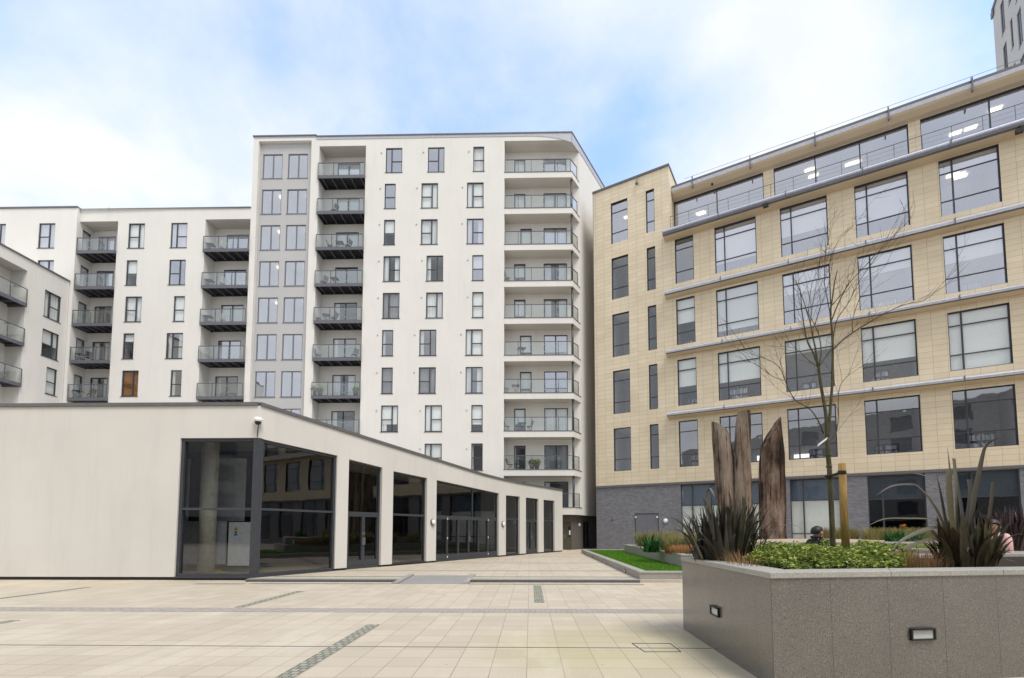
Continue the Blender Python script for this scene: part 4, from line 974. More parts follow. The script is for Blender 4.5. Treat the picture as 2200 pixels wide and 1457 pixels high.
g = MB(); g.face([fS.p(u0, zb_, -.14), fS.p(u1-.03, zb_, -.14), fS.p(u1-.03, ZTR, -.14), fS.p(u0, ZTR, -.14)]); g.face([fS.p(u0, ZTR, -.141), fS.p(u1-.03, ZTR, -.141), fS.p(u1-.03, zh_(u1)-.03, -.14), fS.p(u0, zh_(u0)-.03, -.14)]); g.build('pane', M['glassdark'], o)
# interior: floor, dark ceiling and partition walls
w = MB()
w.face([fFr.p(-14, .12, -.2), fFr.p(-.4, .12, -.2), fS.p(PL-.3, .12, -.3), fS.p(PL-.3, .12, -5.5), fS.p(4, .12, -9)], 0)
w.build('floor', M['intfloor'], pav)
w = MB()
w.face([fS.p(PL-.2, .1, -.3), fS.p(PL-.2, .1, -7), fS.p(PL-.2, 4.5, -7), fS.p(PL-.2, 4.5, -.3)])
w.face([fS.p(5.5, .1, -5.2), fS.p(PL, .1, -5.2), fS.p(PL, 4.6, -5.2), fS.p(5.5, 4.6, -5.2)])
y_ = PA.y+5.5
w.face([(PA.x-14, y_, .1), (PA.x+.5, y_, .1), (PA.x+.5, y_, 5), (PA.x-14, y_, 5)]); w.face([(PA.x-6.5, PA.y+.3, .1), (PA.x-6.5, y_, .1), (PA.x-6.5, y_, 5), (PA.x-6.5, PA.y+.3, 5)])
w.build('partition', M['dark'], pav)
def inroom(px0, px1, py0, py1, yy, th, mat, name, y1=None):
    a = onY(px0, 1100, yy); b = onY(px1, 1100, yy); z0_ = .12 if py1 is None else onY(px0, py1, yy).z; z1_ = onY(px0, py0, yy).z
    q = MB(); q.abox(a.x, b.x, yy, yy+th, max(.121, z0_), z1_); return q, mat, name
q = MB(); p = onY(447, 1100, PA.y+1.6); q.lathe((p.x, p.y, .12), [(.27, 0), (.27, 5.2)], 24); q.build('column', M['column'], pav)
for (x0, x1, y0_, y1_, yy, m, nm) in ((455, 524, 985, 1120, PA.y+2.6, 'panelgrey', 'wall_board'), (385, 402, 985, 1235, PA.y+2.4, 'panelgrey', 'wall_board'), (388, 487, 1120, 1212, PA.y+1.95, 'panelgrey', 'low_screen'), (372, 386, 940, 1240, PA.y+.9, 'column', 'blind_cord')):
    a = onY(x0, 1100, yy); b = onY(x1, 1100, yy)
    q = MB(); q.abox(a.x, b.x if nm != 'blind_cord' else a.x+.03, yy, yy+.06, max(.125, onY(x0, y1_, yy).z), onY(x0, y0_, yy).z); q.build(nm, M[m], pav)
q = MB(); yy = PA.y+1.5
a, b = onY(493, 1100, yy), onY(541, 1100, yy); q.abox(a.x, b.x, yy, yy+.05, .35, onY(500, 1122, yy).z)
bo = tag(q.build('sign_board', m_plain('pale_board', (.62, .63, .70), .7, .2)), 'pale grey board with a yellow and blue warning sign standing behind the corner glass', 'board')
q = MB(); p = onY(507, 1136, yy-.006); s_ = .085
q.face([(p.x-s_, p.y, p.z-s_*.7), (p.x+s_, p.y, p.z-s_*.7), (p.x, p.y, p.z+s_)], 0); q.box(Fr((p.x, p.y, 0), (1, 0, 0)), -.008, .008, p.z-.01, p.z+.04, -.001, .003, 2); q.box(Fr((p.x, p.y, 0), (1, 0, 0)), -.008, .008, p.z-.04, p.z-.02, -.001, .003, 2)
q.lathe((p.x, p.y, p.z-.125), [(.045, 0), (.045, .003)], 16, 1, (0, -1, 0)); q.box(Fr((p.x, p.y, 0), (1, 0, 0)), -.06, .06, p.z-.24, p.z-.185, 0, .003, 1)
q.build('warning_sign', [M['yellow'], M['bluepaint'], M['black']], bo)
q = MB(); a = onZ(425, 1228, .125); b = onZ(492, 1225, .125); q.abox(a.x, b.x, a.y, a.y+.25, .122, .16); tag(q.build('floor_ramp', M['yellow']), 'yellow cable ramp lying on the floor behind the front pane of the pavilion', 'cable ramp')
# lamps and camera fixed on the pavilion
for (x, y, lb) in ((929, 1122, 'round bulkhead lamp on the pier left of the wide folding doors'), (1080, 1126, 'round bulkhead lamp on the pier right of the wide folding doors')):
    u_, z_ = fS.px(x, y); q = MB(); q.lathe(fS.p(u_, z_, .003), [(.155, 0), (.155, .05), (.14, .065)], 20, 0, fS.n); q.lathe(fS.p(u_, z_, .069), [(.13, 0), (.12, .03), (.07, .05), (0, .056)], 20, 1, fS.n)
    tag(q.build('wall_lamp', [M['coping'], M['white']]), lb, 'wall lamp', 'bulkhead lamps on the pavilion piers')
q = MB(); z_ = fFr.px(556, 905)[1]; c0 = V((PA.x+.02, PA.y-.14, z_))
q.lathe(c0, [(.0, .09), (.10, .085), (.125, .03), (.125, -.03), (.105, -.05)], 16, 0); q.lathe(c0+V((0, 0, -.05)), [(.095, 0), (.085, -.06), (.04, -.095), (0, -.10)], 16, 1)
q.box(WORLD, c0.x-.19, c0.x+.16, c0.z+.0, c0.z+.05, -c0.y-.1, -c0.y-.02, 0); q.box(WORLD, c0.x-.05, c0.x+.05, c0.z-.02, c0.z+.05, -PA.y-.02, -c0.y, 0)
q.tube([c0+V((-.02, .06, -.03)), c0+V((-.03, .10, -.15)), c0+V((-.06, .115, -.25)), V((PA.x-.06, PA.y-.015, zfh+.02))], .012, 6, 1)
tag(q.build('security_camera', [M['white'], M['black']]), 'white dome security camera on the pavilion corner above the glass', 'security camera')
# ------------------------------------------------------------------ ground
YS = 14.93
rxa, rxb = onZ(862, 1250, 0).x, onZ(1006, 1250, 0).x; YRE = 16.3
g = MB()
g.face([(-250, -120, 0), (250, -120, 0), (250, YS, 0), (-250, YS, 0)])
XS = PA.x+.02; YP = PA.y+.22
g.face([(-250, YS, 0), (XS, YS, 0), (XS, YP, 0), (-250, YP, 0)])
g.face([(XS, YS, GZ), (rxa, YS, GZ), (rxa, YRE, GZ), (XS, YRE, GZ)]); g.face([(-250, YP, GZ), (XS, YP, GZ), (XS, YRE, GZ), (-250, YRE, GZ)]); g.face([(rxb, YS, GZ), (250, YS, GZ), (250, YRE, GZ), (rxb, YRE, GZ)])
g.face([(-250, YRE, GZ), (250, YRE, GZ), (250, 900, GZ), (-250, 900, GZ)])
for a, b in ((XS, rxa), (rxb, 250)): g.face([(a, YS, 0), (b, YS, 0), (b, YS, GZ), (a, YS, GZ)])
tag(g.build('plaza_paving', M['paving']), kind='structure')
def strip(name, x0, x1, y0, y1, z, m, th=.004):
    q = MB(); q.abox(x0, x1, y0, y1, z-.02, z+th); return tag(q.build(name, M[m]), kind='structure')
q = MB(); q.hexa([(rxa, YS-.55, -.02), (rxb, YS-.55, -.02), (rxb, YRE, -.02), (rxa, YRE, -.02), (rxa, YS-.55, .004), (rxb, YS-.55, .004), (rxb, YRE, GZ+.003), (rxa, YRE, GZ+.003)])
tag(q.build('ramp', M['ramp']), kind='structure')
q = MB()
for x in (rxa, rxb): q.hexa([(x-.09, YS-.55, 0), (x+.09, YS-.55, 0), (x+.09, YRE, 0), (x-.09, YRE, 0), (x-.09, YS-.55, .05), (x+.09, YS-.55, .05), (x+.09, YRE, GZ+.045), (x-.09, YRE, GZ+.045)])
tag(q.build('ramp_kerb', M['granitelight']), kind='structure')
q = MB()
for a, b in ((PA.x-.0, rxa-.1), (rxb+.1, 3.3)):
    q.abox(a, b, YS-.04, YS+.30, -.02, GZ+.006); q.abox(a, b, YS-.055, YS-.041, 0, GZ-.01, 1)
tag(q.build('step', [M['granitelight'], M['stepdark']]), kind='structure')
for a, b in ((PA.x+.4, rxa-.1), (rxb+.1, 3.3)):
    strip('tactile_strip', a, b, YS+.75, YS+1.0, GZ, 'cobble'); strip('tactile_strip', a, b, YS-.62, YS-.40, 0, 'cobble')
strip('tactile_strip', onZ(405, 1257, 0).x, PA.x+.3, 14.2, 14.42, 0, 'cobble')
strip('paving_band', -40, 5.2, 9.40, 9.87, 0, 'setts')
strip('paving_band', -40, 2.4, 6.62, 6.65, 0, 'stepdark', .002)
for y, w_ in ((1226.5, .34), (1209.5, .30), (1196.5, .26)):
    yy = onZ(1100, y, GZ).y; xl = PA.x+(yy-PA.y)*PE.x/PE.y; strip('paving_band', xl-.1, 3.3, yy-w_/2, yy+w_/2, GZ, 'setts')
def cob(x, y0, y1, w_=.2):  strip('cobble_strip', x-w_/2, x+w_/2, y0, y1, 0, 'cobble')
cob(-2.60, 4.6, onZ(800, 1342, 0).y); cob(-5.93, onZ(500, 1306, 0).y+.05, onZ(645, 1270, 0).y)
cob(-12.2, 11.0, onZ(195, 1262, 0).y); cob(-8.95, 6.0, onZ(40, 1333, 0).y)
strip('drain_cover', .09, .31, onZ(1160, 1295, 0).y, onZ(1160, 1258, 0).y, 0, 'cobble')
# recessed cover by the planter
c = [onZ(x, y, 0) for x, y in ((1358, 1383), (1440, 1383), (1463, 1401), (1385, 1401))]
q = MB()
for a, b in zip(c, c[1:]+c[:1]): q.tube([V((a.x, a.y, .001)), V((b.x, b.y, .001))], .008, 4)
tag(q.build('manhole_cover', M['stepdark']), kind='structure')
# ------------------------------------------------------------------ planters
HP = 1.138
A1 = onZ(1655, 1230, HP); A1 = V((A1.x, A1.y, 0)); D1 = onZ(1465, 1196.3, HP); D1 = V((D1.x, D1.y, 0)); B1 = onZ(2200, 1223, HP); B1 = V((B1.x, B1.y, 0))
fdir = (B1-A1).normalized(); ldir = (D1-A1).normalized()
Bq = A1+fdir*9.5; bdir = V((.97, .243, 0)); Cq = D1+bdir*9.6
def inset(poly, d):
    n = len(poly); r = []
    for i in range(n):
        p, q, s = V(poly[i-1]), V(poly[i]), V(poly[(i+1) % n])
        e1 = (q-p).normalized(); e2 = (s-q).normalized(); n1 = V((-e1.y, e1.x, 0)); n2 = V((-e2.y, e2.x, 0))
        b = (n1+n2); b = b/(b.length*max(.3, (n1+n2).normalized().dot(n1))); b = b.normalized()*(d/max(.3, b.normalized().dot(n1))); r.append(q+b)
    return r
P1 = [A1, Bq, Cq, D1]
def planter(name, label, poly, h, lamps_, capw=.34, z0=0, slab=.62, soil=.07, mats=('granite', 'granitecap'), joint_edges=(0, 3)):
    t = thing(name, label, 'planter', poly[0])
    b = MB(); n = len(poly); inn = inset(poly, capw)
    for i in range(n):
        p, q = poly[i], poly[(i+1) % n]; fr = Fr((p.x, p.y, 0), q-p); ln = (q-p).length
        if i in joint_edges:
            k = 0; u = 0.0; edges = []
            while u < ln-.05:
                v = min(ln, u+slab); edges.append((u, v)); u = v
            for (u, v) in edges: b.face([fr.p(u+.002, z0), fr.p(v-.002, z0), fr.p(v-.002, h-.06), fr.p(u+.002, h-.06)]); b.face([fr.p(v-.002, z0, 0), fr.p(min(ln, v+.002), z0, 0), fr.p(min(ln, v+.002), h-.06, 0), fr.p(v-.002, h-.06, 0)], 1)
        else: b.face([fr.p(0, z0), fr.p(ln, z0), fr.p(ln, h-.06), fr.p(0, h-.06)])
        ip, iq = inn[i], inn[(i+1) % n]
        b.face([(ip.x, ip.y, h-.3), (iq.x, iq.y, h-.3), (iq.x, iq.y, h-.06), (ip.x, ip.y, h-.06)])
    b.build('wall', [M[mats[0]], M['black']], t)
    c = MB(); out = inset(poly, -.018)
    for i in range(n):
        p, q, ip, iq = out[i], out[(i+1) % n], inn[i], inn[(i+1) % n]
        ln = (q-p).length; m = max(1, int(ln/1.22)) if i in joint_edges else 1
        for k in range(m):
            g = .0015/ln; a, e = k/m+g, (k+1)/m-g
            a0, e0, a1, e1 = p+(q-p)*a, p+(q-p)*e, ip+(iq-ip)*a, ip+(iq-ip)*e
            c.hexa([V((v.x, v.y, h-.06)) for v in (a0, e0, e1, a1)]+[V((v.x, v.y, h)) for v in (a0, e0, e1, a1)])
    c.build('coping', M[mats[1]], t, bevel=.006)
    s = MB(); s.face([(v.x, v.y, h-soil) for v in inn]); s.build('soil', M['soil'], t)
    for (ed, u, z) in lamps_:
        p, q = poly[ed], poly[(ed+1) % n]; fr = Fr((p.x, p.y, 0), q-p)
        l = MB(); W, H_ = .145, .062
        for a in ((-W, W, -H_, -H_+.016), (-W, W, H_-.016, H_), (-W, -W+.02, -H_+.0161, H_-.0161), (W-.02, W, -H_+.0161, H_-.0161)): l.box(fr, u+a[0], u+a[1], z+a[2], z+a[3], .001, .03)
        l.box(fr, u-W+.02, u+W-.02, z+H_-.018, z+H_+.004, .0301, .045)
        o = l.build('recessed_light', M['black'], t, bevel=.004)
        l = MB(); l.box(fr, u-W+.02, u+W-.02, z-H_+.016, z+H_-.016, .001, .012); l.build('lens', M['lens'], o)
    return t
fq = Fr(A1, fdir); fl = Fr(D1, A1-D1)
u1_, z1_ = fq.px(1980, 1362); u2_, z2_ = fl.px(1538, 1313)
planter('planter', 'large dark granite planter with pale coping and two recessed lights in the foreground', P1, HP, [(0, u1_, z1_), (3, u2_, z2_)], slab=.655)
# low lawn bed with its granite kerb
K0 = onZ(1374, 1250.5, 0); K1 = onZ(1249, 1188, GZ); KH = .32
KX = [V((K0.x, K0.y, 0)), V((10, K0.y, 0)), V((10, K1.y, 0)), V((K1.x, K1.y, 0))]
kb = planter('lawn_kerb', 'low pale granite kerb with small lights round the strip of lawn', KX, KH, [], capw=.26, soil=.10, slab=1.2, mats=('granitelight', 'granitecap'))
fk = Fr(KX[3], KX[0]-KX[3])
for (x, y) in ((1343, 1227), (1301.5, 1208.5), (1273, 1197), (1255, 1190)):
    u, z = fk.px(x, y); l = MB(); l.box(fk, u-.13, u+.13, z-.075, z+.075, .001, .02); o = l.build('recessed_light', M['coping'], kb); l = MB(); l.box(fk, u-.09, u+.09, z-.04, z+.04, .0201, .025); l.build('lens', M['lens'], o)
q = MB(); ki = inset(KX, .265); q.face([(v.x, v.y, KH-.06) for v in ki]); 
r = random.Random(3)
for i in range(26000):
    y = K0.y+.3+(K1.y-K0.y-.6)*r.random()**1.5; t_ = (y-K0.y)/(K1.y-K0.y); x = K0.x+(K1.x-K0.x)*t_+.28+r.random()*3.0
    h = r.uniform(.03, .06); a = r.uniform(0, 6.28); dx_, dy_ = math.cos(a)*.012, math.sin(a)*.012; lx, ly = r.uniform(-.02, .02), r.uniform(-.02, .02)
    q.face([(x-dx_, y-dy_, KH-.062), (x+dx_, y+dy_, KH-.062), (x+lx, y+ly, KH-.06+h)], 1)
tag(q.build('lawn', [M['lawnbase'], M['grass']]), 'bright green strip of mown lawn inside the low granite kerb', 'lawn', kind='stuff')
# middle planter on the lawn, rear raised planter
H2 = .72
a = onZ(1464, 1191, H2); b = onZ(1341, 1170, H2)
P2 = [V((a.x, a.y, 0)), V((a.x+7.5, a.y+.05, 0)), V((b.x+6, b.y, 0)), V((b.x, b.y, 0))]
planter('planter', 'mid height granite planter of tawny grasses beside the lawn strip', P2, H2, [], capw=.28, z0=.2, slab=1.2, soil=.05, mats=('granitelight', 'granitecap'))
H3 = 1.15
P3 = [V((7.4, 17.9, 0)), V((16.5, 18.6, 0)), V((18, 26, 0)), V((7.9, 26, 0))]
t3 = planter('planter', 'raised planter topped with sandy gravel that carries the three weathered trunks', P3, H3, [], capw=.30, slab=1.2, soil=.12, mats=('granitelight', 'granitecap'))
q = MB(); pi = inset(P3, .3); n = 14
for i in range(n):
    for j in range(8):
        def pt(i, j):
            s, t = i/n, j/8; p = pi[0]*(1-s)*(1-t)+pi[1]*s*(1-t)+pi[2]*s*t+pi[3]*(1-s)*t
            return V((p.x, p.y, H3-.05+.10*math.sin(math.pi*s)*math.sin(math.pi*t)+.03*mnoise.noise(V((i*.7, j*.9, 0)))))
        q.face([pt(i, j), pt(i+1, j), pt(i+1, j+1), pt(i, j+1)], 0, True)
tag(q.build('gravel_bed', M['gravel']), 'sandy gravel bed at the foot of the weathered trunks', 'gravel', kind='stuff')
P4 = [V((9.6, 10.9, 0)), V((17, 12.0, 0)), V((17.5, 15.2, 0)), V((10.2, 15, 0))]
planter('planter', 'grey stone planter with lime green edging at the right edge behind the pink shirted man', P4, 1.10, [], capw=.25, slab=1.2, mats=('granitelight', 'granitecap'))
# ------------------------------------------------------------------ plants
def blade(mb, pts, w, fold=.25, mat=0, side=None, taper=None):
    """sword leaf: folded ribbon through pts with half width w"""
    n = len(pts); vs = []; fs = []
    for i, p in enumerate(pts):
        t = (pts[min(i+1, n-1)]-pts[max(i-1, 0)]).normalized()
        s = t.cross(V((0, 0, 1))) if side is None else side - t*side.dot(t)
        s = s.normalized() if s.length > 1e-5 else V((1, 0, 0))
        nn = s.cross(t); k = taper[i] if taper else w*min(1, .55+.9*i/(n*.45))*max(.04, 1-(i/(n-1))**3)
        vs += [p-s*k+nn*k*fold, p, p+s*k+nn*k*fold]
    for i in range(n-1):
        b = i*3; fs += [(b, b+1, b+4, b+3), (b+1, b+2, b+5, b+4)]
    mb.mesh(vs, fs, mat, True)
def spline(P, n):
    P = [V(p) for p in P]; Q = [P[0]*2-P[1]]+P+[P[-1]*2-P[-2]]; r = []
    m = len(P)-1
    for i in range(n+1):
        t = i/n*m; k = min(int(t), m-1); f = t-k; a, b, c, d = Q[k:k+4]
        r.append(.5*((2*b)+(c-a)*f+(2*a-5*b+4*c-d)*f*f+(3*b-a-3*c+d)*f**3))
    return r
def arch(base, az, lean, ln, droop, n=9, rr=None):
    d = V((math.cos(az), math.sin(az), 0)); th = lean; p = V(base); r = [p.copy()]
    for i in range(n):
        th += droop*(i/n)**1.3*2/n
        p = p+(d*math.sin(th)+V((0, 0, 1))*math.cos(th))*(ln/n); r.append(p.copy())
    return r
def flax(label, base, n, ln, w, seed, keys=(), group=None, mat='flax', spread=.16, leanmax=.9):
    r = random.Random(seed); q = MB()
    for i in range(n):
        a = r.uniform(0, 6.283); le = abs(r.gauss(.25, .32)); le = min(le, leanmax); L_ = ln*r.uniform(.5, 1.05)
        b = V(base)+V((math.cos(a)*r.uniform(0, spread), math.sin(a)*r.uniform(0, spread), -.05))
        pts = arch(b, a, le*.6, L_, le*r.uniform(.5, 2.3)+(1.6 if r.random() < .14 else 0))
        sd = V((-math.sin(a+r.uniform(-.7, .7)), math.cos(a), 0))
        blade(q, pts, w*r.uniform(.6, 1.1), r.uniform(.1, .5), side=sd)
    for (pp, yo, wk, cut) in keys:
        pts = spline([onY(x, y, base[1]+yo*(k/(len(pp)-1))) for k, (x, y) in enumerate(pp)], 12)
        tp = [wk*min(1, .5+.1*i)*(1 if cut else max(.05, 1-(i/12)**2.6)) for i in range(13)]
        blade(q, pts, wk, .22, side=V((1, .35, 0)) if abs(pts[-1].x-pts[0].x) < abs(pts[-1].z-pts[0].z) else V((.15, .75, .65)), taper=tp)
    o = q.build('flax_plant', M[mat]); return tag(o, label, 'plant', group)
fx2 = onZ(2075, 1216, HP-.05); Y2 = 6.55; X2 = (2050-1139)/1050*Y2
k2 = [([(2064, 1213), (2049, 1150), (2039, 1089), (2036, 1050), (2037, 1013)], -.1, .060, True), ([(2057, 1202), (2055, 1120), (2053, 1043), (2048, 985)], .15, .035, True), ([(2077, 1202), (2082, 1140), (2090, 1070), (2105, 998), (2117, 958), (2146, 940)], -.15, .066, False),
      ([(2106, 1204), (2117, 1150), (2127, 1085), (2132, 1035)], -.25, .038, True), ([(2048, 1202), (2034, 1150), (2018, 1108), (1998, 1075), (1982, 1054), (1968, 1043)], .1, .034, False), ([(1995, 1072), (1975, 1045), (1950, 1041), (1915, 1045), (1883, 1064)], -.25, .026, False),
      ([(2043, 1195), (2030, 1120), (2020, 1060), (2011, 1015)], .2, .036, False), ([(2019, 1052), (1999, 1031), (1979, 1020), (1962, 1018)], -.1, .028, False), ([(2030, 1150), (2012, 1134), (1973, 1144), (1935, 1163), (1916, 1182)], -.35, .035, False), ([(2035, 1170), (2005, 1158), (1965, 1170), (1925, 1187), (1900, 1188)], -.45, .030, False),
      ([(2030, 1130), (2000, 1116), (1950, 1114), (1900, 1115), (1860, 1132)], -.3, .016, False), ([(2085, 1160), (2092, 1105), (2108, 1090), (2128, 1076)], -.3, .026, False), ([(2070, 1215), (2110, 1205), (2143, 1197), (2185, 1208)], -.3, .020, False), ([(2143, 1208), (2155, 1192), (2173, 1174)], -.1, .02, False),
      ([(2056, 1205), (2046, 1100), (2040, 1010), (2035, 960)], .1, .030, False), ([(2070, 1200), (2066, 1110), (2056, 1040), (2052, 1000)], .2, .045, False), ([(2068, 1200), (2076, 1120), (2083, 1060), (2080, 1030)], 0, .05, True)]
flax('big olive flax with tall broken sword leaves at the right end of the dark planter', (X2, Y2, HP-.05), 130, .74, .050, 5, k2, mat='flaxg', spread=.32, leanmax=.5)
k1 = [([(1531, 1192), (1526, 1120), (1519, 1065), (1526, 1049), (1536, 1068)], -.2, .036, False), ([(1518, 1194), (1500, 1142), (1492, 1114), (1483, 1124), (1477, 1170)], -.3, .03, False), ([(1580, 1192), (1600, 1130), (1616, 1100), (1629, 1082)], -.2, .032, False), ([(1560, 1195), (1550, 1120), (1540, 1075)], 0, .034, False), ([(1556, 1195), (1566, 1120), (1560, 1090)], -.1, .04, True), ([(1545, 1195), (1530, 1110), (1504, 1062)], -.1, .03, False), ([(1590, 1195), (1598, 1160), (1608, 1153), (1618, 1178)], -.4, .026, False)]
flax('dark flax clump at the left end of the planter in front of the trunks', ((1556-1139)/1050*7.2, 7.2, HP-.06), 230, 1.02, .040, 11, k1, mat='flax', spread=.42)
for i, (x, y, Y, ln, n) in enumerate(((2162, 1172, 11.6, 1.15, 120), (2200, 1178, 11.9, 1.2, 110))):
    p = onY(x, y, Y); flax(('purple flax clump behind the pink shirted man', 'purple flax clump cut by the right picture edge')[i], (p.x, p.y, 1.05), n, ln, .036, 21+i, mat='flaxp', spread=.3, leanmax=1.2)
def leafpatch(name, label, mat, region, hfun, n, size, seed, cat='ground cover', kind='stuff', depth=.22, extra=None):
    r = random.Random(seed); q = MB(); c = 0
    while c < n:
        p = region(r)
        if p is None: continue
        x, y = p; h = hfun(x, y)
        if h is None: continue
        c += 1; z = h-depth*r.random()**2.2
        s = size*r.uniform(.6, 1.25); a = r.uniform(0, 6.283); til = r.gauss(0, .55); d = V((math.cos(a), math.sin(a), math.sin(til)*.8)).normalized(); sd = d.cross(V((r.gauss(0, .35), r.gauss(0, .35), 1))).normalized()
        o = V((x, y, z)); up = sd.cross(d)
        q.mesh([o, o+d*s*.5+sd*s*.33+up*s*.06, o+d*s, o+d*s*.5-sd*s*.33+up*s*.06], [(0, 1, 2), (0, 2, 3)])
    ms = [M[mat]]
    if extra: extra(q); ms.append(M['soil'])
    return tag(q.build(name, ms), label, cat, kind=kind)
def fromedge(x, y):     # distance behind the planter's front edge and along it
    d = V((x, y, 0))-A1; return d.dot(fdir), d.dot(V((-fdir.y, fdir.x, 0)))
xr_ = (1970-1139)/1050
def hz1(x, y):
    u, v = fromedge(x, y)
    if v < .36 or v > 3.0: return None
    l = (x-A1.x)
    if l < .42+.0*v or x/y > xr_-.04+.05*mnoise.noise(V((x*3, y*3, 1))): return None
    if l < .8 and v > 1.6: return None
    e = min(1, (v-.30)/.35)*min(1, (l-.2)/.4)
    return HP+.0+.20*e*(.75+.8*mnoise.noise(V((x*2.6, y*2.6, 0))))+.05*mnoise.noise(V((x*7, y*7, 3)))
def reg1(r): x = r.uniform(A1.x, A1.x+5.2); return (x, r.uniform(4.8, 9.0))
def under(q):
    n = 40
    for i in range(n):
        for j in range(24):
            c = []
            for (a, b) in ((i, j), (i+1, j), (i+1, j+1), (i, j+1)):
                x = A1.x+.3+a*.12; y = 5.0+b*.17; h = hz1(x, y)
                if h is None: c = None; break
                c.append((x, y, h-.13))
            if c: q.face(c, 1)
leafpatch('groundcover_hedge', 'variegated yellow green ground cover filling the dark granite planter', 'hedge', reg1, hz1, 26000, .047, 31, extra=under)
def tuft(q, p, n, h, spread, r, w=.006, droop=1.2, mat=0):
    for i in range(n):
        a = r.uniform(0, 6.283); b = V(p)+V((math.cos(a), math.sin(a), 0))*spread*r.random()*.5
        pts = arch(b, a, r.uniform(.02, .45), h*r.uniform(.6, 1.1), droop*r.uniform(.3, 1.3), 4)
        sd = V((-math.sin(a), math.cos(a), 0)); vs = []
        for k, t in enumerate(pts): ww = w*(1-k/5); vs += [t-sd*ww, t+sd*ww]
        q.mesh(vs, [(k*2, k*2+1, k*2+3, k*2+2) for k in range(4)], mat, True)
r = random.Random(8)
def grass_tuft(lab, x, y, Y, z, h, n, spread, mat='tan', name='ornamental_grass', group=None, w=.008, droop=1.2, cat='grass tuft'):
    p = onY(x, y, Y); q = MB(); tuft(q, (p.x, p.y, z), n, h, spread, r, w, droop); return tag(q.build(name, M[mat]), lab, cat, group)
GG = 'tawny grass tufts in the granite planters'
for i, (x, Y, h) in enumerate(((1382, 27.0, .95), (1408, 26.0, 1.0), (1436, 24.5, 1.0), (1428, 21.5, .85), (1462, 22.5, .95), (1492, 23.0, .95), (1472, 20.2, .85), (1516, 21.0, .9), (1450, 19.6, .75))):
    grass_tuft(('leftmost arching tawny grass in the lawn side planter', 'tawny grass behind the glossy strap leaved plant', 'tall tawny grass at the back between strap plant and flax', 'low tawny grass right beside the strap leaved plant', 'rounded tawny grass in the middle of the lawn side planter', 'tall tawny grass behind the dark flax, below the office windows', 'tawny grass just behind the orange heather', 'tawny grass half hidden by the dark flax', 'small tawny grass between strap plant and orange heather')[i], x, 1170, Y, H2-.05, h, 420, .7, group=GG, w=.012)
for i, (x, Y) in enumerate(((1772, 22.5), (1800, 22.8), (1826, 22.6), (1872, 22.0), (1902, 22.3), (1932, 22.0), (1962, 22.4), (1990, 22.2))):
    grass_tuft(('clipped grass right of the dark haired person', 'clipped grass behind the young tree stem', 'clipped grass right of the wooden stake', 'leftmost clipped grass under the dark ground floor window', 'clipped grass left of the orange flower', 'clipped grass behind the orange flower', 'clipped grass right of the orange flower', 'clipped grass behind the big olive flax')[i], x, 1160, Y, H3-.05, .62, 420, .75, group='clipped grasses along the grey brick wall', w=.012, droop=.5)
def strap(lab, x, y, Y, z, h, n, mat, seed, w=.03):
    rr = random.Random(seed); p = onY(x, y, Y); q = MB()
    for i in range(n):
        a = rr.uniform(0, 6.283); b = V((p.x+rr.uniform(-.3, .3), p.y+rr.uniform(-.3, .3), z)); blade(q, arch(b, a, rr.uniform(.1, .6), h*rr.uniform(.6, 1.1), rr.uniform(.5, 2)), w*rr.uniform(.7, 1.1), .3, side=V((-math.sin(a), math.cos(a), 0)))
    return tag(q.build('strap_leaf_plant', M[mat]), lab, 'plant')
strap('glossy dark green strap leaved plant among the tawny grasses', 1400, 1180, 20.5, H2-.05, .85, 90, 'green', 4, .04)
strap('glossy green strap leaved plant below the orange flower', 1925, 1166, 19.6, H3-.05, .55, 90, 'green', 6, .035)
strap('second glossy green strap leaved plant left of the big olive flax', 1962, 1166, 19.9, H3-.05, .52, 80, 'green', 9, .035)
p = onY(1939, 1160, 19.7); q = MB(); q.tube([(p.x, p.y, H3), (p.x+.03, p.y, p.z+.4), (p.x, p.y, onY(1940, 1133, 19.7).z)], .012, 5, 1)
rr = random.Random(2); c0 = onY(1940, 1131, 19.7)
for i in range(16):
    a = rr.uniform(0, 6.283); d = V((math.cos(a), math.sin(a), rr.uniform(-.3, 1))).normalized()*.14; s_ = d.cross(V((0, 0, 1))).normalized()*.05
    q.mesh([c0, c0+d*.6+s_, c0+d, c0+d*.6-s_], [(0, 1, 2, 3)])
tag(q.build('canna_flower', [M['orangeflower'], M['green']]), 'single orange flower on a stem above the strap leaves', 'flower')
def patch(lab, mat, x0, x1, Y, yd, z, h, n, seed, name='heather'):
    a, b = onY(x0, 1170, Y).x, onY(x1, 1170, Y).x; rr = random.Random(seed); q = MB()
    for i in range(n):
        x = rr.uniform(a, b); y = Y+rr.uniform(0, yd); hh = h*rr.uniform(.5, 1.1)
        for k in range(3):
            an = rr.uniform(0, 6.283); d = V((math.cos(an)*.05, math.sin(an)*.05, hh*rr.uniform(.5, 1))); s_ = V((-math.sin(an), math.cos(an), 0))*.014
            q.mesh([(x-s_.x, y-s_.y, z), (x+s_.x, y+s_.y, z), (x+d.x+s_.x*.5, y+d.y, z+d.z), (x+d.x-s_.x*.5, y+d.y, z+d.z)], [(0, 1, 2, 3)])
    return tag(q.build(name, M[mat]), lab, 'plant', kind='stuff')
patch('orange red heather at the front of the lawn side planter', 'red_heath', 1452, 1530, 18.35, 1.6, H2-.05, .36, 2200, 3)
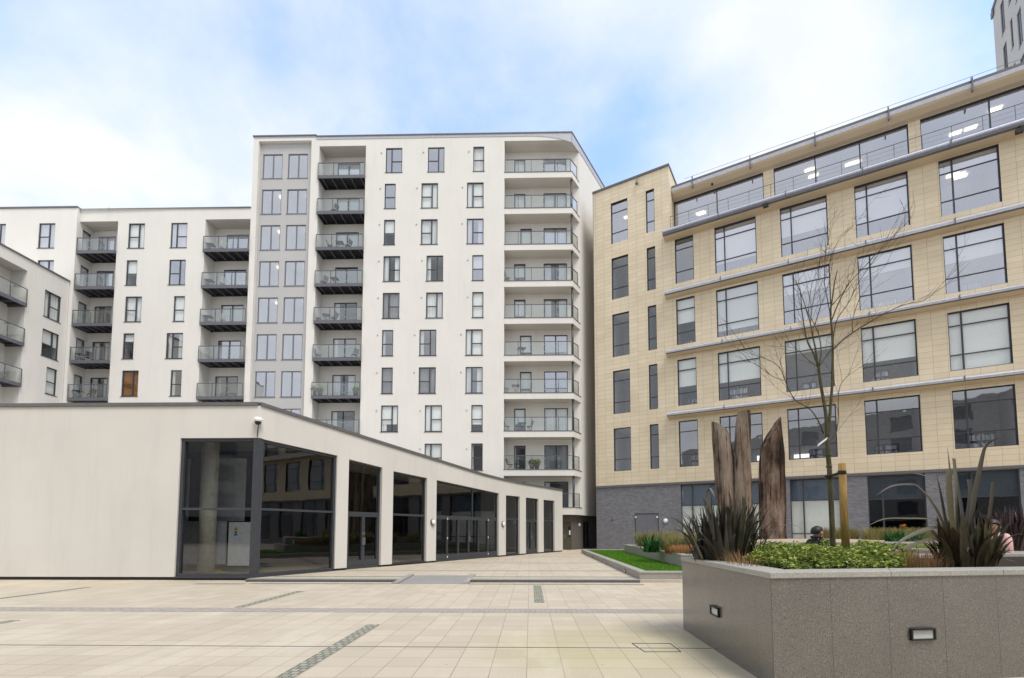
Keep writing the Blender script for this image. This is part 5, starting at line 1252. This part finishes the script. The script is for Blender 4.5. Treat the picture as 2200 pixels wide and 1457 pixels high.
for i, (x, Y, h, n) in enumerate(((1594, 6.3, .24, 70), (1575, 6.7, .26, 60), (1612, 5.95, .20, 45), (1952, 6.0, .26, 110), (1975, 6.3, .28, 100), (2000, 6.1, .2, 60))):
    grass_tuft(('rusty sedge between the dark flax and the ground cover', 'rusty sedge at the foot of the dark flax', 'small rusty sedge on the coping edge left of the ground cover', 'amber sedge at the right end of the ground cover', 'amber sedge left of the big olive flax', 'low amber sedge under the big olive flax')[i], x, 1190, Y, HP-.06, h, n, .45, 'rust', 'sedge', 'rusty sedges in the dark planter', .005, 1.0, 'sedge')
q = MB(); rr = random.Random(14)
for i in range(9000):
    s = rr.random(); y = 11.15+rr.random()*3.2; x = 9.95+rr.random()*6.5
    if y < 10.9+(x-9.6)*.149+.28: continue
    a = rr.uniform(0, 6.283); d = V((math.cos(a)*.05, math.sin(a)*.05, rr.uniform(.08, .2))); s_ = V((-math.sin(a), math.cos(a), 0))*.012
    q.mesh([(x-s_.x, y-s_.y, 1.03), (x+s_.x, y+s_.y, 1.03), (x+d.x, y+d.y, 1.03+d.z)], [(0, 1, 2)])
tag(q.build('lime_groundcover', M['lime']), 'lime green low planting in the far right stone planter', 'ground cover', kind='stuff')
fu = onY(1506, 1179, 18.25); q = MB(); q.box(WORLD, fu.x-.16, fu.x+.16, H2+.03, H2+.28, -18.28, -18.24); q.box(WORLD, fu.x-.02, fu.x+.02, H2-.06, H2+.03, -18.275, -18.245, 1)
tag(q.build('planter_sign', [M['white'], M['frame']]), 'small blank white sign stuck in the planter by the dark flax', 'sign')
# ------------------------------------------------------------------ weathered trunks
def trunk(label, Y, prof, seed, mat, top_slant, ydep=.8, hollow=False):
    """prof: (centre px x, px y, half width px) from the foot up; last ring is cut on a slant"""
    rr = random.Random(seed); n = 30; vs = []; fs = []; K = 22
    rings = []
    for k in range(K+1):
        t = k/K*(len(prof)-1); i = min(int(t), len(prof)-2); f = t-i
        c = [prof[i][j]*(1-f)+prof[i+1][j]*f for j in range(3)]
        p = onY(c[0], c[1], Y); hw = (onY(c[0]+c[2], c[1], Y)-p).length; rings.append((p, hw))
    zt = rings[-1][0].z
    for k, (p, hw) in enumerate(rings):
        for m in range(n):
            a = 2*math.pi*m/n; u = V((math.cos(a), math.sin(a), 0))
            nz = 1+.10*mnoise.noise(V((u.x*1.4+seed, u.y*1.4, p.z*.5)))+.07*mnoise.noise(V((u.x*4+seed, u.y*4, p.z*.35)))+.03*mnoise.noise(V((u.x*9, u.y*9+seed, p.z*1.2)))
            z = p.z
            fr_ = (k/K)**6
            z += top_slant(u.x)*fr_
            vs.append((p.x+u.x*hw*nz, p.y+u.y*hw*ydep*nz, z))
    for k in range(K):
        for m in range(n): fs.append((k*n+m, k*n+(m+1) % n, (k+1)*n+(m+1) % n, (k+1)*n+m))
    q = MB(); q.mesh(vs, fs, 0, True)
    top = [V(vs[K*n+m]) for m in range(n)]; c = sum(top, V((0, 0, 0)))/n
    for m in range(n): q.mesh([top[m], top[(m+1) % n], c-V((0, 0, .05 if not hollow else .5))], [(0, 1, 2)], 0)
    return tag(q.build('weathered_trunk', M[mat]), label, 'tree trunk', 'weathered standing trunks')
trunk('leaning weathered trunk with a slanted hollow top, left of the three', 23.4, [(1590, 1172, 40), (1578, 1140, 28), (1566, 1090, 25), (1560, 1040, 22), (1556, 980, 21), (1551, 945, 20), (1548, 918, 18.5)], 3, 'wood', lambda x: -.36*x-.1*abs(x), .8, True)
trunk('tallest pale weathered trunk with a flat top, middle of the three', 23.0, [(1604, 1172, 30), (1600, 1130, 22), (1596, 1070, 19), (1595, 1000, 17.5), (1596, 950, 17), (1597, 905, 15.5), (1598, 884, 13.5)], 9, 'wood', lambda x: .05*x)
trunk('dark weathered trunk cut to a sharp point, right of the three', 22.8, [(1661, 1163, 29), (1660, 1130, 27), (1660, 1080, 27), (1659, 1020, 26.5), (1659, 980, 26), (1658, 950, 23), (1657, 928, 20)], 17, 'wooddark', lambda x: .62*x+.1*x*abs(x))
# ------------------------------------------------------------------ young bare tree and its stake
YT = 7.35
tr = thing('young_tree', 'slender bare young tree rising from the ground cover beside a wooden stake', 'tree', (onY(1790, 1176, YT).x, YT, HP-.06))
rr = random.Random(77)
def limb(pp, r0, r1, yo=0., y1=0., mb=None, n=7):
    P = [onY(x, y, YT+yo+(y1-yo)*k/(len(pp)-1)) for k, (x, y) in enumerate(pp)]
    S = spline(P, max(6, len(P)*3)); m = len(S)
    mb.tube(S, [r0+(r1-r0)*(i/(m-1))**.8 for i in range(m)], n); return S
tb = MB(); trunkS = limb([(1790, 1185), (1787, 1110), (1782, 1010), (1779, 975), (1777, 940)], .040, .031, mb=tb, n=12)
limb([(1777, 945), (1774, 890), (1764, 830), (1758, 786)], .027, .020, 0, -.1, tb, 9)
limb([(1777.5, 945), (1784, 878), (1788, 818), (1789, 750), (1787, 707), (1784, 675), (1787, 651), (1793, 607), (1799, 581)], .024, .007, 0, .15, tb, 9)
for (x, y) in ((1779, 978), (1781, 1003)): tb.lathe(onY(x, y, YT)-V((0, 0, .02)), [(.02, 0), (.042, .015), (.042, .03), (.02, .05)], 10)
tb.build('trunk', M['bark'], tr)
bb = MB(); LB = []
def lb(pp, r0, r1, yo, y1): LB.append((limb(pp, r0, r1, yo, y1, bb, 6), r1))
lb([(1758, 790), (1747, 758), (1735, 735), (1726, 691), (1722, 659), (1721, 635)], .014, .005, -.1, -.3)
lb([(1757, 786), (1752, 750), (1747, 727), (1741, 695), (1733, 667), (1721, 631), (1707, 599)], .016, .004, -.1, .1)
lb([(1759, 785), (1764, 760), (1761, 727), (1751, 699), (1737, 672), (1740, 640), (1745, 603)], .012, .003, -.1, .35)
lb([(1758, 789), (1773, 768), (1788, 750)], .010, .006, -.1, .06)
lb([(1758, 789), (1739, 776), (1711, 750), (1680, 744)], .008, .002, -.1, -.5)
lb([(1788, 655), (1801, 640), (1815, 623), (1837, 579)], .009, .003, .1, -.2)
lb([(1789, 752), (1815, 727), (1847, 705), (1898, 675), (1942, 655), (1990, 643), (2033, 600)], .011, .0022, .08, -.45)
lb([(1832, 715), (1831, 695), (1835, 675), (1847, 643), (1878, 599), (1912, 560)], .008, .002, 0, .3)
lb([(1786, 690), (1800, 655), (1823, 611), (1863, 567), (1918, 508), (1954, 472), (1966, 444)], .011, .002, .08, .5)
lb([(1784, 675), (1777, 640), (1771, 600), (1775, 539), (1783, 500)], .009, .002, .08, .3)
lb([(1783, 560), (1800, 520), (1839, 480), (1859, 452)], .005, .0015, .25, .5)
lb([(1769, 932), (1759, 906), (1739, 878), (1711, 862), (1695, 838), (1685, 814), (1675, 790), (1652, 774), (1620, 762), (1600, 750)], .010, .002, 0, -.6)
lb([(1684, 818), (1655, 806), (1624, 782), (1602, 778)], .005, .0015, -.3, -.2)
lb([(1778, 950), (1795, 934), (1801, 898), (1802, 842), (1815, 814), (1847, 790), (1880, 770)], .009, .002, 0, .3)
lb([(1789, 740), (1797, 690), (1823, 650), (1849, 600), (1880, 555), (1910, 505)], .008, .002, .1, -.3)
lb([(1741, 697), (1745, 660), (1752, 620), (1757, 585), (1765, 545)], .006, .0018, 0, .4)
lb([(1751, 699), (1762, 660), (1775, 625), (1785, 590), (1790, 545)], .006, .0018, .2, .4)
bb.build('limbs', M['bark'], tr)
tw = MB()
for (S, r1) in LB:
    m = len(S)
    for i in range(3, m):
        for _ in range(2 if i < m-1 else 3):
            if rr.random() < .62: continue
            d = (S[i]-S[i-1]).normalized(); ln = rr.uniform(.15, .75); v = (d+V((rr.gauss(0, .42), rr.gauss(0, .42), rr.gauss(.18, .3)))).normalized()
            p = S[i].copy(); P = [p.copy()]
            for k in range(4):
                v = (v+V((rr.gauss(0, .14), rr.gauss(0, .14), rr.gauss(.03, .1)))).normalized(); p = p+v*ln/4; P.append(p.copy())
            tw.tube(P, [.0024, .0021, .0017, .0013, .0009], 4, caps=False)
            if ln > .4:
                for k in (2, 3):
                    v2 = (v+V((rr.gauss(0, .6), rr.gauss(0, .6), rr.gauss(.1, .4)))).normalized(); tw.tube([P[k], P[k]+v2*ln*.2, P[k]+v2*ln*.4+V((0, 0, .02))], [.002, .0016, .001], 3, caps=False)
tw.build('twigs', M['twig'], tr)
a, b = onY(1777, 942, YT-.05), onY(1757, 957, YT-.05); q = MB(); dd = (b-a); s_ = V((.35, 0, .9)).normalized()*.022
q.mesh([a-s_, a+s_, b+s_, b-s_, a-s_+V((0, .004, 0)), a+s_+V((0, .004, 0)), b+s_+V((0, .004, 0)), b-s_+V((0, .004, 0))], [(0, 1, 2, 3), (7, 6, 5, 4), (0, 4, 5, 1), (1, 5, 6, 2), (2, 6, 7, 3), (3, 7, 4, 0)]); q.build('label_tag', M['white'], tr)
YK = 7.1
st = thing('tree_stake', 'round wooden stake with a black rubber tie holding the young tree', 'stake', (onY(1815, 1178, YK).x, YK, HP-.06))
q = MB(); q.tube([onY(1818, 1190, YK), onY(1812, 1080, YK), onY(1809, 996, YK)], [.052, .05, .048], 16); q.build('post', M['stake'], st)
q = MB(); a = onY(1809, 1015, YK); 
fr = Fr((a.x, a.y, 0), (1, 0, 0)); q.lathe((a.x, a.y, a.z-.03), [(.053, 0), (.056, .005), (.056, .05), (.053, .055)], 16)
b = onY(1780, 1024, YT); q.lathe((b.x, b.y, b.z-.03), [(.043, 0), (.046, .005), (.046, .05), (.043, .055)], 14)
dv = V((b.x-a.x, b.y-a.y, 0)).normalized(); sv = V((-dv.y, dv.x, 0))
for sg in (1, -1): q.tube([a-dv*.02+sv*.05*sg+V((0, 0, -.005)), (a+b)/2+sv*.02*sg, b+dv*.02+sv*.04*sg], .014, 6)
q.build('tie', M['black'], st)
# ------------------------------------------------------------------ people
def person(label, loc, rz, s, shirt, hair, turn=0, arm=((.0, .0), (.0, .0)), hood=False, skinm='skin'):
    """one continuous body grown from a jointed skeleton; s = standing height, local +x is the way the person faces"""
    H_ = s; J = {}; E = []
    def j(k, p, r, par=None):
        J[k] = (V(p)*H_, r*H_); 
        if par: E.append((par, k))
    j('pel', (0, 0, .53), .082); j('wst', (.005, 0, .61), .076, 'pel'); j('chs', (.01, 0, .72), .092, 'wst'); j('nk0', (0, 0, .828), .062, 'chs'); j('nk', (.005, 0, .862), .036, 'nk0'); j('hd0', (.012, 0, .885), .046, 'nk'); j('hd', (.018, 0, .935), .058, 'hd0'); j('hd1', (.012, 0, .972), .036, 'hd')
    for sg, nm, ar in ((1, 'l', arm[0]), (-1, 'r', arm[1])):
        f, o = ar
        j('sh'+nm, (0, .112*sg, .818), .046, 'nk0'); j('up'+nm, (.01+f*.08, (.135+o*.05)*sg, .72), .036, 'sh'+nm); j('el'+nm, (.0+f*.12, (.145+o*.06)*sg, .625), .029, 'up'+nm); j('fa'+nm, (.05+f*.16, (.14+o*.02)*sg, .545), .024, 'el'+nm); j('wr'+nm, (.075+f*.2, (.135-o*.02)*sg, .49), .017, 'fa'+nm); j('pm'+nm, (.088+f*.21, (.132)*sg, .455), .020, 'wr'+nm)
        for k, (dx, dy, l) in enumerate(((.018, .004, .036), (.006, .004, .043), (-.006, .003, .041), (-.017, .0, .033))):
            j('f%d%s' % (k, nm), (.092+f*.21+dx*.8, (.132+dy)*sg, .455-l*.5), .0062, 'pm'+nm); j('g%d%s' % (k, nm), (.098+f*.21+dx, (.128+dy)*sg, .455-l), .0052, 'f%d%s' % (k, nm))
        j('th'+nm, (.112+f*.21, .125*sg, .452), .0068, 'pm'+nm); j('ti'+nm, (.118+f*.21, .120*sg, .432), .0056, 'th'+nm)
        j('hp'+nm, (0, .052*sg, .49), .062, 'pel'); j('kn'+nm, (.012, .058*sg, .28), .039, 'hp'+nm); j('cf'+nm, (-.005, .06*sg, .2), .036, 'kn'+nm); j('an'+nm, (-.005, .06*sg, .045), .024, 'cf'+nm); j('ft'+nm, (.05, .066*sg, .02), .022, 'an'+nm); j('to'+nm, (.095, .07*sg, .014), .017, 'ft'+nm)
    keys = list(J); me = bpy.data.meshes.new('person'); me.from_pydata([tuple(J[k][0]) for k in keys], [(keys.index(a), keys.index(b)) for a, b in E], [])
    o = bpy.data.objects.new('person_tmp', me); COL.objects.link(o)
    o.modifiers.new('skin', 'SKIN'); sv = me.skin_vertices[0].data
    for i, k in enumerate(keys):
        rr_ = J[k][1]; sq = 1.0
        sv[i].radius = (rr_, rr_)
        if k in ('pel', 'wst', 'chs'): sv[i].radius = (rr_*.82, rr_*1.15)
    sv[0].use_root = True
    o.modifiers.new('sub', 'SUBSURF').levels = 2
    dg = bpy.context.evaluated_depsgraph_get(); dg.update()
    m2 = bpy.data.meshes.new_from_object(o.evaluated_get(dg)); COL.objects.unlink(o); bpy.data.objects.remove(o)
    for m in (shirt, skinm, 'jeans', 'black'): m2.materials.append(M[m])
    for p in m2.polygons:
        c = p.center/H_; p.use_smooth = True
        p.material_index = 3 if c.z < .045 else 2 if (c.z < .53 and abs(c.y) < .11) else 1 if c.z > .858 or (c.z < .495 and abs(c.y) > .11) else 0
    b = bpy.data.objects.new('person', m2); COL.objects.link(b); b.location = loc; b.rotation_euler = (0, 0, rz)
    tag(b, label, 'person')
    c0 = V((.014, 0, .935))*H_
    def add(name, fn, mat):
        q = MB(); fn(q); off_ = V(loc)
        me_ = bpy.data.meshes.new(name); me_.from_pydata([tuple(v) for v in q.v], [], q.f); me_.materials.append(M[mat])
        for p in me_.polygons: p.use_smooth = True
        x = bpy.data.objects.new(name, me_); COL.objects.link(x); x.parent = b; x.rotation_euler = (0, 0, 0)
    def cap(q):
        n, k = 18, 10; vs = []; fs = []
        for i in range(k+1):
            ph = math.pi*.62*i/k
            for m_ in range(n):
                a = 2*math.pi*m_/n; back = -math.cos(a)
                pz = ph*(1 if back > .3 else .72 if back > -.35 else .58)
                r_ = .068*(1+.06*mnoise.noise(V((math.cos(a)*3, math.sin(a)*3, i))))
                vs.append(c0+V((math.cos(a)*math.sin(pz)*r_*1.12-.006, math.sin(a)*math.sin(pz)*r_*.95, math.cos(pz)*r_*1.05+.006))*H_)
        for i in range(k):
            for m_ in range(n): fs.append((i*n+m_, i*n+(m_+1) % n, (i+1)*n+(m_+1) % n, (i+1)*n+m_))
        q.mesh(vs, fs)
    add('hair', cap, hair)
    add('nose', lambda q: q.lathe(c0+V((.055, 0, -.012))*H_, [(.013*H_, 0), (.011*H_, .008*H_), (.004*H_, .02*H_)], 8, 0, (1, 0, .15)), skinm)
    for sg in (1, -1): add('ear', lambda q: q.lathe(c0+V((-.002, .055*sg, -.008))*H_, [(.004*H_, 0), (.017*H_, .002*H_), (.016*H_, .008*H_), (.006*H_, .009*H_)], 10, 0, (0, sg, 0)), skinm)
    def eyes(q):
        q.box(WORLD, c0.x+.048*H_, c0.x+.054*H_, c0.z-.042*H_, c0.z-.038*H_, -.02*H_, .02*H_)
    add('mouth', eyes, 'hairbrown')
    for sg in (1, -1): add('eye', lambda q: q.lathe(c0+V((.052, .022*sg, .006))*H_, [(.0, .007*H_), (.006*H_, .004*H_), (.007*H_, 0)], 8, 0, (1, 0, 0)), 'hairbrown')
    if hood:
        def hd(q):
            n = 20; vs = []; fs = []
            for i, (rx, ry, dz, dx) in enumerate(((.045, .05, -.08, -.01), (.06, .07, -.075, -.02), (.055, .068, -.058, -.024), (.042, .05, -.052, -.014))):
                for m_ in range(n):
                    a = 2*math.pi*m_/n; vs.append(c0+V((math.cos(a)*rx+dx, math.sin(a)*ry, dz+(.012 if math.cos(a) < 0 else -.012)))*H_)
            for i in range(3):
                for m_ in range(n): fs.append((i*n+m_, i*n+(m_+1) % n, (i+1)*n+(m_+1) % n, (i+1)*n+m_))
            q.mesh(vs, fs)
        add('hood', hd, shirt)
    return b
p = onY(1755, 1150, 9.6); person('dark haired person in a dark jacket with the hood down behind the ground cover', (p.x, 9.6, 0), math.radians(15), 1.63, 'jacket', 'hair', hood=True)
p = onY(2136, 1150, 9.7); person('person in a pale pink shirt half hidden behind the big olive flax', (p.x, 9.7, 0), math.radians(200), 1.76, 'pink', 'hairbrown', arm=((.35, .1), (.1, .2)))
# ------------------------------------------------------------------ balcony furniture
def bar(q, a, b, r=.014, m=0): q.tube([a, b], r, 6, m)
def make_chair(label, mat):
    t = thing('folding_chair', label, 'chair', (0, 0, 0), 'chairs out on the balconies')
    q = MB(); 
    for k in range(5): q.abox(-.2+k*.082, -.135+k*.082, -.21, .21, .43, .45)
    q.build('seat', M[mat], t)
    q = MB()
    for k in range(4): q.hexa([(-.21-.03*k, -.21, .52+k*.09), (-.19-.03*k, -.21, .52+k*.09), (-.19-.03*k, .21, .52+k*.09), (-.21-.03*k, .21, .52+k*.09), (-.23-.03*k, -.21, .585+k*.09), (-.21-.03*k, -.21, .585+k*.09), (-.21-.03*k, .21, .585+k*.09), (-.23-.03*k, .21, .585+k*.09)])
    q.build('backrest', M[mat], t)
    for y in (-.22, .22):
        q = MB(); bar(q, (.22, y, 0), (-.34, y, .9)); q.build('leg', M[mat], t)
        q = MB(); bar(q, (-.22, y, 0), (.2, y, .44)); q.build('leg', M[mat], t)
    return t
def make_table(label, mat):
    t = thing('balcony_table', label, 'table', (0, 0, 0), 'small tables out on the balconies')
    q = MB()
    for k in range(6): q.abox(-.3+k*.102, -.215+k*.102, -.3, .3, .69, .715)
    q.build('table_top', M[mat], t)
    for y in (-.24, .24):
        for sx_ in (1, -1):
            q = MB(); bar(q, (.26*sx_, y, 0), (-.24*sx_, y, .69)); q.build('leg', M[mat], t)
    return t
def make_pot(label):
    t = thing('potted_shrub', label, 'potted plant', (0, 0, 0), 'plants in pots out on the balconies')
    q = MB(); q.lathe((0, 0, 0), [(.14, 0), (.19, .32), (.21, .33), (.2, .36), (.17, .33)], 14); q.build('pot', M['deck'], t)
    q = MB(); rr_ = random.Random(5)
    for i in range(300):
        d = V((rr_.gauss(0, 1), rr_.gauss(0, 1), rr_.gauss(0, .8))); d = d.normalized()*.3*rr_.random()**.4; o = V((0, 0, .6))+d; a = V((rr_.gauss(0, 1), rr_.gauss(0, 1), rr_.gauss(0, 1))).normalized()*.06; b_ = a.orthogonal()*.5
        q.mesh([o-a, o+b_, o+a, o-b_], [(0, 1, 2, 3)])
    q.build('foliage', M['hedge'], t); return t
srcs = {}
def put(kind, mat, label, px, bal_y, z, rz):
    key = (kind, mat); x = onY(px, 500, bal_y).x
    if key not in srcs:
        srcs[key] = o = {'c': make_chair, 't': make_table}[kind](label, mat) if kind != 'p' else make_pot(label)
        o.location = (x, bal_y, z); o.rotation_euler = (0, 0, rz)
    else: copy_thing(srcs[key], (x, bal_y, z), rz, label)
YL = Y0+.45
F_ = ['top', 'second', 'third', 'fourth', 'fifth', 'sixth', 'seventh', 'eighth', 'ninth', 'lowest']
TB = 'balcony beside the grey stair bay'
put('c', 'black', 'dark chair on the second highest '+TB, 717, YL, zdeckL[1], 2.7)
put('c', 'black', 'dark chair left of the table on the third highest '+TB, 710, YL, zdeckL[2], .3)
put('t', 'black', 'dark table on the third highest '+TB, 731, YL, zdeckL[2], .1)
put('c', 'black', 'dark chair right of the table on the third highest '+TB, 748, YL, zdeckL[2], 2.9)
put('c', 'wicker', 'weathered chair on the fourth highest '+TB, 698, YL, zdeckL[3], 2.8)
put('t', 'wicker', 'weathered table on the fourth highest '+TB, 722, YL, zdeckL[3], 0)
put('c', 'wicker', 'left weathered chair on the fifth highest '+TB, 688, YL, zdeckL[4], .2)
put('t', 'wicker', 'weathered slatted table on the fifth highest '+TB, 706, YL, zdeckL[4], .3)
put('c', 'wicker', 'right weathered chair on the fifth highest '+TB, 722, YL, zdeckL[4], 2.9)
put('c', 'wicker', 'weathered chair at the left on the sixth highest '+TB, 692, YL, zdeckL[5], .5)
put('c', 'wicker', 'weathered chair at the right on the sixth highest '+TB, 768, YL, zdeckL[5], 2.5)
put('p', '', 'bushy pot at the left rail on the seventh highest '+TB, 684, Y0+.25, zdeckL[6], 0)
put('p', '', 'second bushy pot from left on the seventh highest '+TB, 697, Y0+.3, zdeckL[6], 1)
put('p', '', 'potted shrub in the right corner on the seventh highest '+TB, 772, Y0+.35, zdeckL[6], 2)
LWL = 'balcony next to the left wing'
put('t', 'black', 'black bistro table on the lowest '+LWL, 189, YL, zd1[4], 0)
put('c', 'black', 'left black bistro chair on the lowest '+LWL, 170, YL, zd1[4], .2)
put('c', 'black', 'right black bistro chair on the lowest '+LWL, 216, YL, zd1[4], 2.9)
put('t', 'black', 'dark table on the second lowest '+LWL, 190, YL, zd1[3], 0)
put('c', 'black', 'dark chair on the second lowest '+LWL, 205, YL, zd1[3], 2.5)
LWR = 'lower block balcony touching the tall block'
for i, nm in enumerate(('top', 'second', 'third')):
    put('t', 'wicker', 'weathered table on the %s %s' % (nm, LWR), 454+i, YL, zd2[i], .1); put('c', 'white', 'white chair on the %s %s' % (nm, LWR), 477+i*4, YL, zd2[i], 2.8)
RB = 'wrap round balcony of the tall block'
put('c', 'black', 'black folding chair at the left on the ninth '+RB, 1090, Y0+.5, zslab[7]+.06, .2)
put('t', 'black', 'black table on the eighth '+RB, 1122, Y0+.5, zslab[7]+.06, 0)
put('c', 'black', 'black chair right of the table on the eighth '+RB, 1137, Y0+.55, zslab[7]+.06, 2.9)
put('p', '', 'pale leafy plant on the lowest but one '+RB, 1142, Y0+.4, zslab[8]+.06, 0)
put('p', '', 'second leafy plant on the lowest but one '+RB, 1152, Y0+.45, zslab[8]+.06, 1.4)
put('c', 'wicker', 'chair at the left on the lowest but one '+RB, 1096, Y0+.5, zslab[8]+.06, .3)
put('c', 'wicker', 'reddish deck chair at the left on the seventh '+RB, 1088, Y0+.5, zslab[6]+.06, 0)
put('t', 'wicker', 'wooden crate table on the seventh '+RB, 1108, Y0+.5, zslab[6]+.06, 0)
put('t', 'wicker', 'table on the sixth '+RB, 1121, Y0+.5, zslab[5]+.06, .4)
put('c', 'wicker', 'chair on the fourth '+RB, 1090, Y0+.5, zslab[3]+.06, .4)
# ------------------------------------------------------------------ camera, sky, sun
cd = bpy.data.cameras.new('camera'); cam = bpy.data.objects.new('camera', cd); COL.objects.link(cam)
rot = Matrix((CR, CU, -CF)).transposed()
cam.matrix_world = Matrix.Translation(CAM) @ rot.to_4x4()
cd.sensor_width = 36; cd.sensor_fit = 'HORIZONTAL'; cd.lens = 36*FPX/2200
cd.shift_x = (1100-CXP)/2200; cd.shift_y = (CYP-728.5)/2200
cd.clip_end = 3000; cd.clip_start = .05
sc.camera = cam
SUN_EL, SUN_AZ = math.radians(SUNEL), math.radians(SUNAZ)     # azimuth measured from +Y towards +X
sdir = V((math.sin(SUN_AZ)*math.cos(SUN_EL), math.cos(SUN_AZ)*math.cos(SUN_EL), math.sin(SUN_EL)))
sl = bpy.data.lights.new('sun', 'SUN'); sl.energy = SUNE; sl.angle = math.radians(SUNANG); sl.color = (1, .955, .89)
so = bpy.data.objects.new('sun', sl); COL.objects.link(so); so.rotation_euler = sdir.to_track_quat('Z', 'Y').to_euler()
wd = bpy.data.worlds.new('World'); sc.world = wd; wd.use_nodes = True
nt = wd.node_tree; nt.nodes.clear()
out = nt.nodes.new('ShaderNodeOutputWorld')
sky = N(nt, 'ShaderNodeTexSky', sky_type='NISHITA', sun_disc=False)
sky.sun_elevation = SUN_EL; sky.sun_rotation = SUN_AZ; sky.air_density = 1.0; sky.dust_density = .3; sky.ozone_density = 1.6
hs = N(nt, 'ShaderNodeHueSaturation'); hs.inputs['Saturation'].default_value = 1.08; hs.inputs['Hue'].default_value = .503; hs.inputs['Value'].default_value = 1.5; L(nt, sky.outputs[0], hs.inputs['Color'])
bg = N(nt, 'ShaderNodeBackground'); bg.inputs[1].default_value = SKYS; L(nt, hs.outputs[0], bg.inputs[0])
tc = N(nt, 'ShaderNodeTexCoord'); sx = N(nt, 'ShaderNodeSeparateXYZ'); L(nt, tc.outputs['Generated'], sx.inputs[0])
zz = N(nt, 'ShaderNodeMath', operation='MAXIMUM'); zz.inputs[1].default_value = 0; L(nt, sx.outputs[2], zz.inputs[0])
za = N(nt, 'ShaderNodeMath', operation='ADD'); za.inputs[1].default_value = .35; L(nt, zz.outputs[0], za.inputs[0])
dx = N(nt, 'ShaderNodeMath', operation='DIVIDE'); L(nt, sx.outputs[0], dx.inputs[0]); L(nt, za.outputs[0], dx.inputs[1])
dy = N(nt, 'ShaderNodeMath', operation='DIVIDE'); L(nt, sx.outputs[1], dy.inputs[0]); L(nt, za.outputs[0], dy.inputs[1])
cb_ = N(nt, 'ShaderNodeCombineXYZ'); L(nt, dx.outputs[0], cb_.inputs[0]); L(nt, dy.outputs[0], cb_.inputs[1])
mp = N(nt, 'ShaderNodeMapping'); mp.inputs['Location'].default_value = CLOUDOFF; L(nt, cb_.outputs[0], mp.inputs[0])
def wn(scale, det, rough, dist=0):
    n = N(nt, 'ShaderNodeTexNoise'); n.inputs['Scale'].default_value = scale; n.inputs['Detail'].default_value = det; n.inputs['Roughness'].default_value = rough; n.inputs['Distortion'].default_value = dist
    L(nt, mp.outputs[0], n.inputs['Vector']); return n.outputs['Fac']
big = wn(1.35, 7, .52, .35); sm = wn(3.4, 6, .6, .2)
ad = N(nt, 'ShaderNodeMath', operation='MULTIPLY_ADD'); ad.inputs[1].default_value = .25; L(nt, sm, ad.inputs[0])
sb = N(nt, 'ShaderNodeMath', operation='MULTIPLY'); sb.inputs[1].default_value = .75; L(nt, big, sb.inputs[0]); L(nt, sb.outputs[0], ad.inputs[2])
# cloud banks and clear gaps: soft patches at fixed bearings, broken up by the noise
wob = N(nt, 'ShaderNodeTexNoise'); wob.inputs['Scale'].default_value = 3.2; wob.inputs['Detail'].default_value = 5; L(nt, tc.outputs['Generated'], wob.inputs['Vector'])
ws = N(nt, 'ShaderNodeVectorMath', operation='SCALE'); ws.inputs['Scale'].default_value = .28; L(nt, wob.outputs['Color'], ws.inputs[0])
wa = N(nt, 'ShaderNodeVectorMath', operation='ADD'); L(nt, tc.outputs['Generated'], wa.inputs[0]); L(nt, ws.outputs[0], wa.inputs[1])
acc = ad.outputs[0]
for (bx_, by_, rad, amp) in BLOBS:
    dd_ = V((bx_, by_[0], by_[1])).normalized()+V((.14, .14, .14)) if isinstance(by_, tuple) else (CF + CR*((bx_-CXP)/FPX) - CU*((by_-CYP)/FPX)).normalized()+V((.14, .14, .14))
    ds_ = N(nt, 'ShaderNodeVectorMath', operation='DISTANCE'); ds_.inputs[1].default_value = tuple(dd_); L(nt, wa.outputs[0], ds_.inputs[0])
    mr_ = N(nt, 'ShaderNodeMapRange', interpolation_type='SMOOTHSTEP'); mr_.inputs[1].default_value = 0; mr_.inputs[2].default_value = rad/FPX; mr_.inputs[3].default_value = amp; mr_.inputs[4].default_value = 0; L(nt, ds_.outputs['Value'], mr_.inputs[0])
    q_ = N(nt, 'ShaderNodeMath', operation='ADD'); L(nt, acc, q_.inputs[0]); L(nt, mr_.outputs[0], q_.inputs[1]); acc = q_.outputs[0]
cov = ramp(nt, acc, [(CLO, (.16, .16, .16)), (CMID, (.6, .6, .6)), (CHI, (1, 1, 1))])
cl = N(nt, 'ShaderNodeBackground'); L(nt, ramp(nt, sm, [(.3, (.80, .86, .97)), (.6, (.92, .95, 1.0))]), cl.inputs[0]); cl.inputs[1].default_value = CLOUDS
mx = N(nt, 'ShaderNodeMixShader'); L(nt, cov, mx.inputs[0]); L(nt, bg.outputs[0], mx.inputs[1]); L(nt, cl.outputs[0], mx.inputs[2]); L(nt, mx.outputs[0], out.inputs[0])
sc.view_settings.view_transform = 'Standard'; sc.view_settings.look = 'None'; sc.view_settings.exposure = EXPO; sc.view_settings.gamma = 1
cy = sc.cycles
cy.max_bounces = 6; cy.diffuse_bounces = 3; cy.glossy_bounces = 3; cy.transparent_max_bounces = 14; cy.transmission_bounces = 2
cy.caustics_reflective = False; cy.caustics_refractive = False; cy.sample_clamp_indirect = 4; cy.use_denoising = True
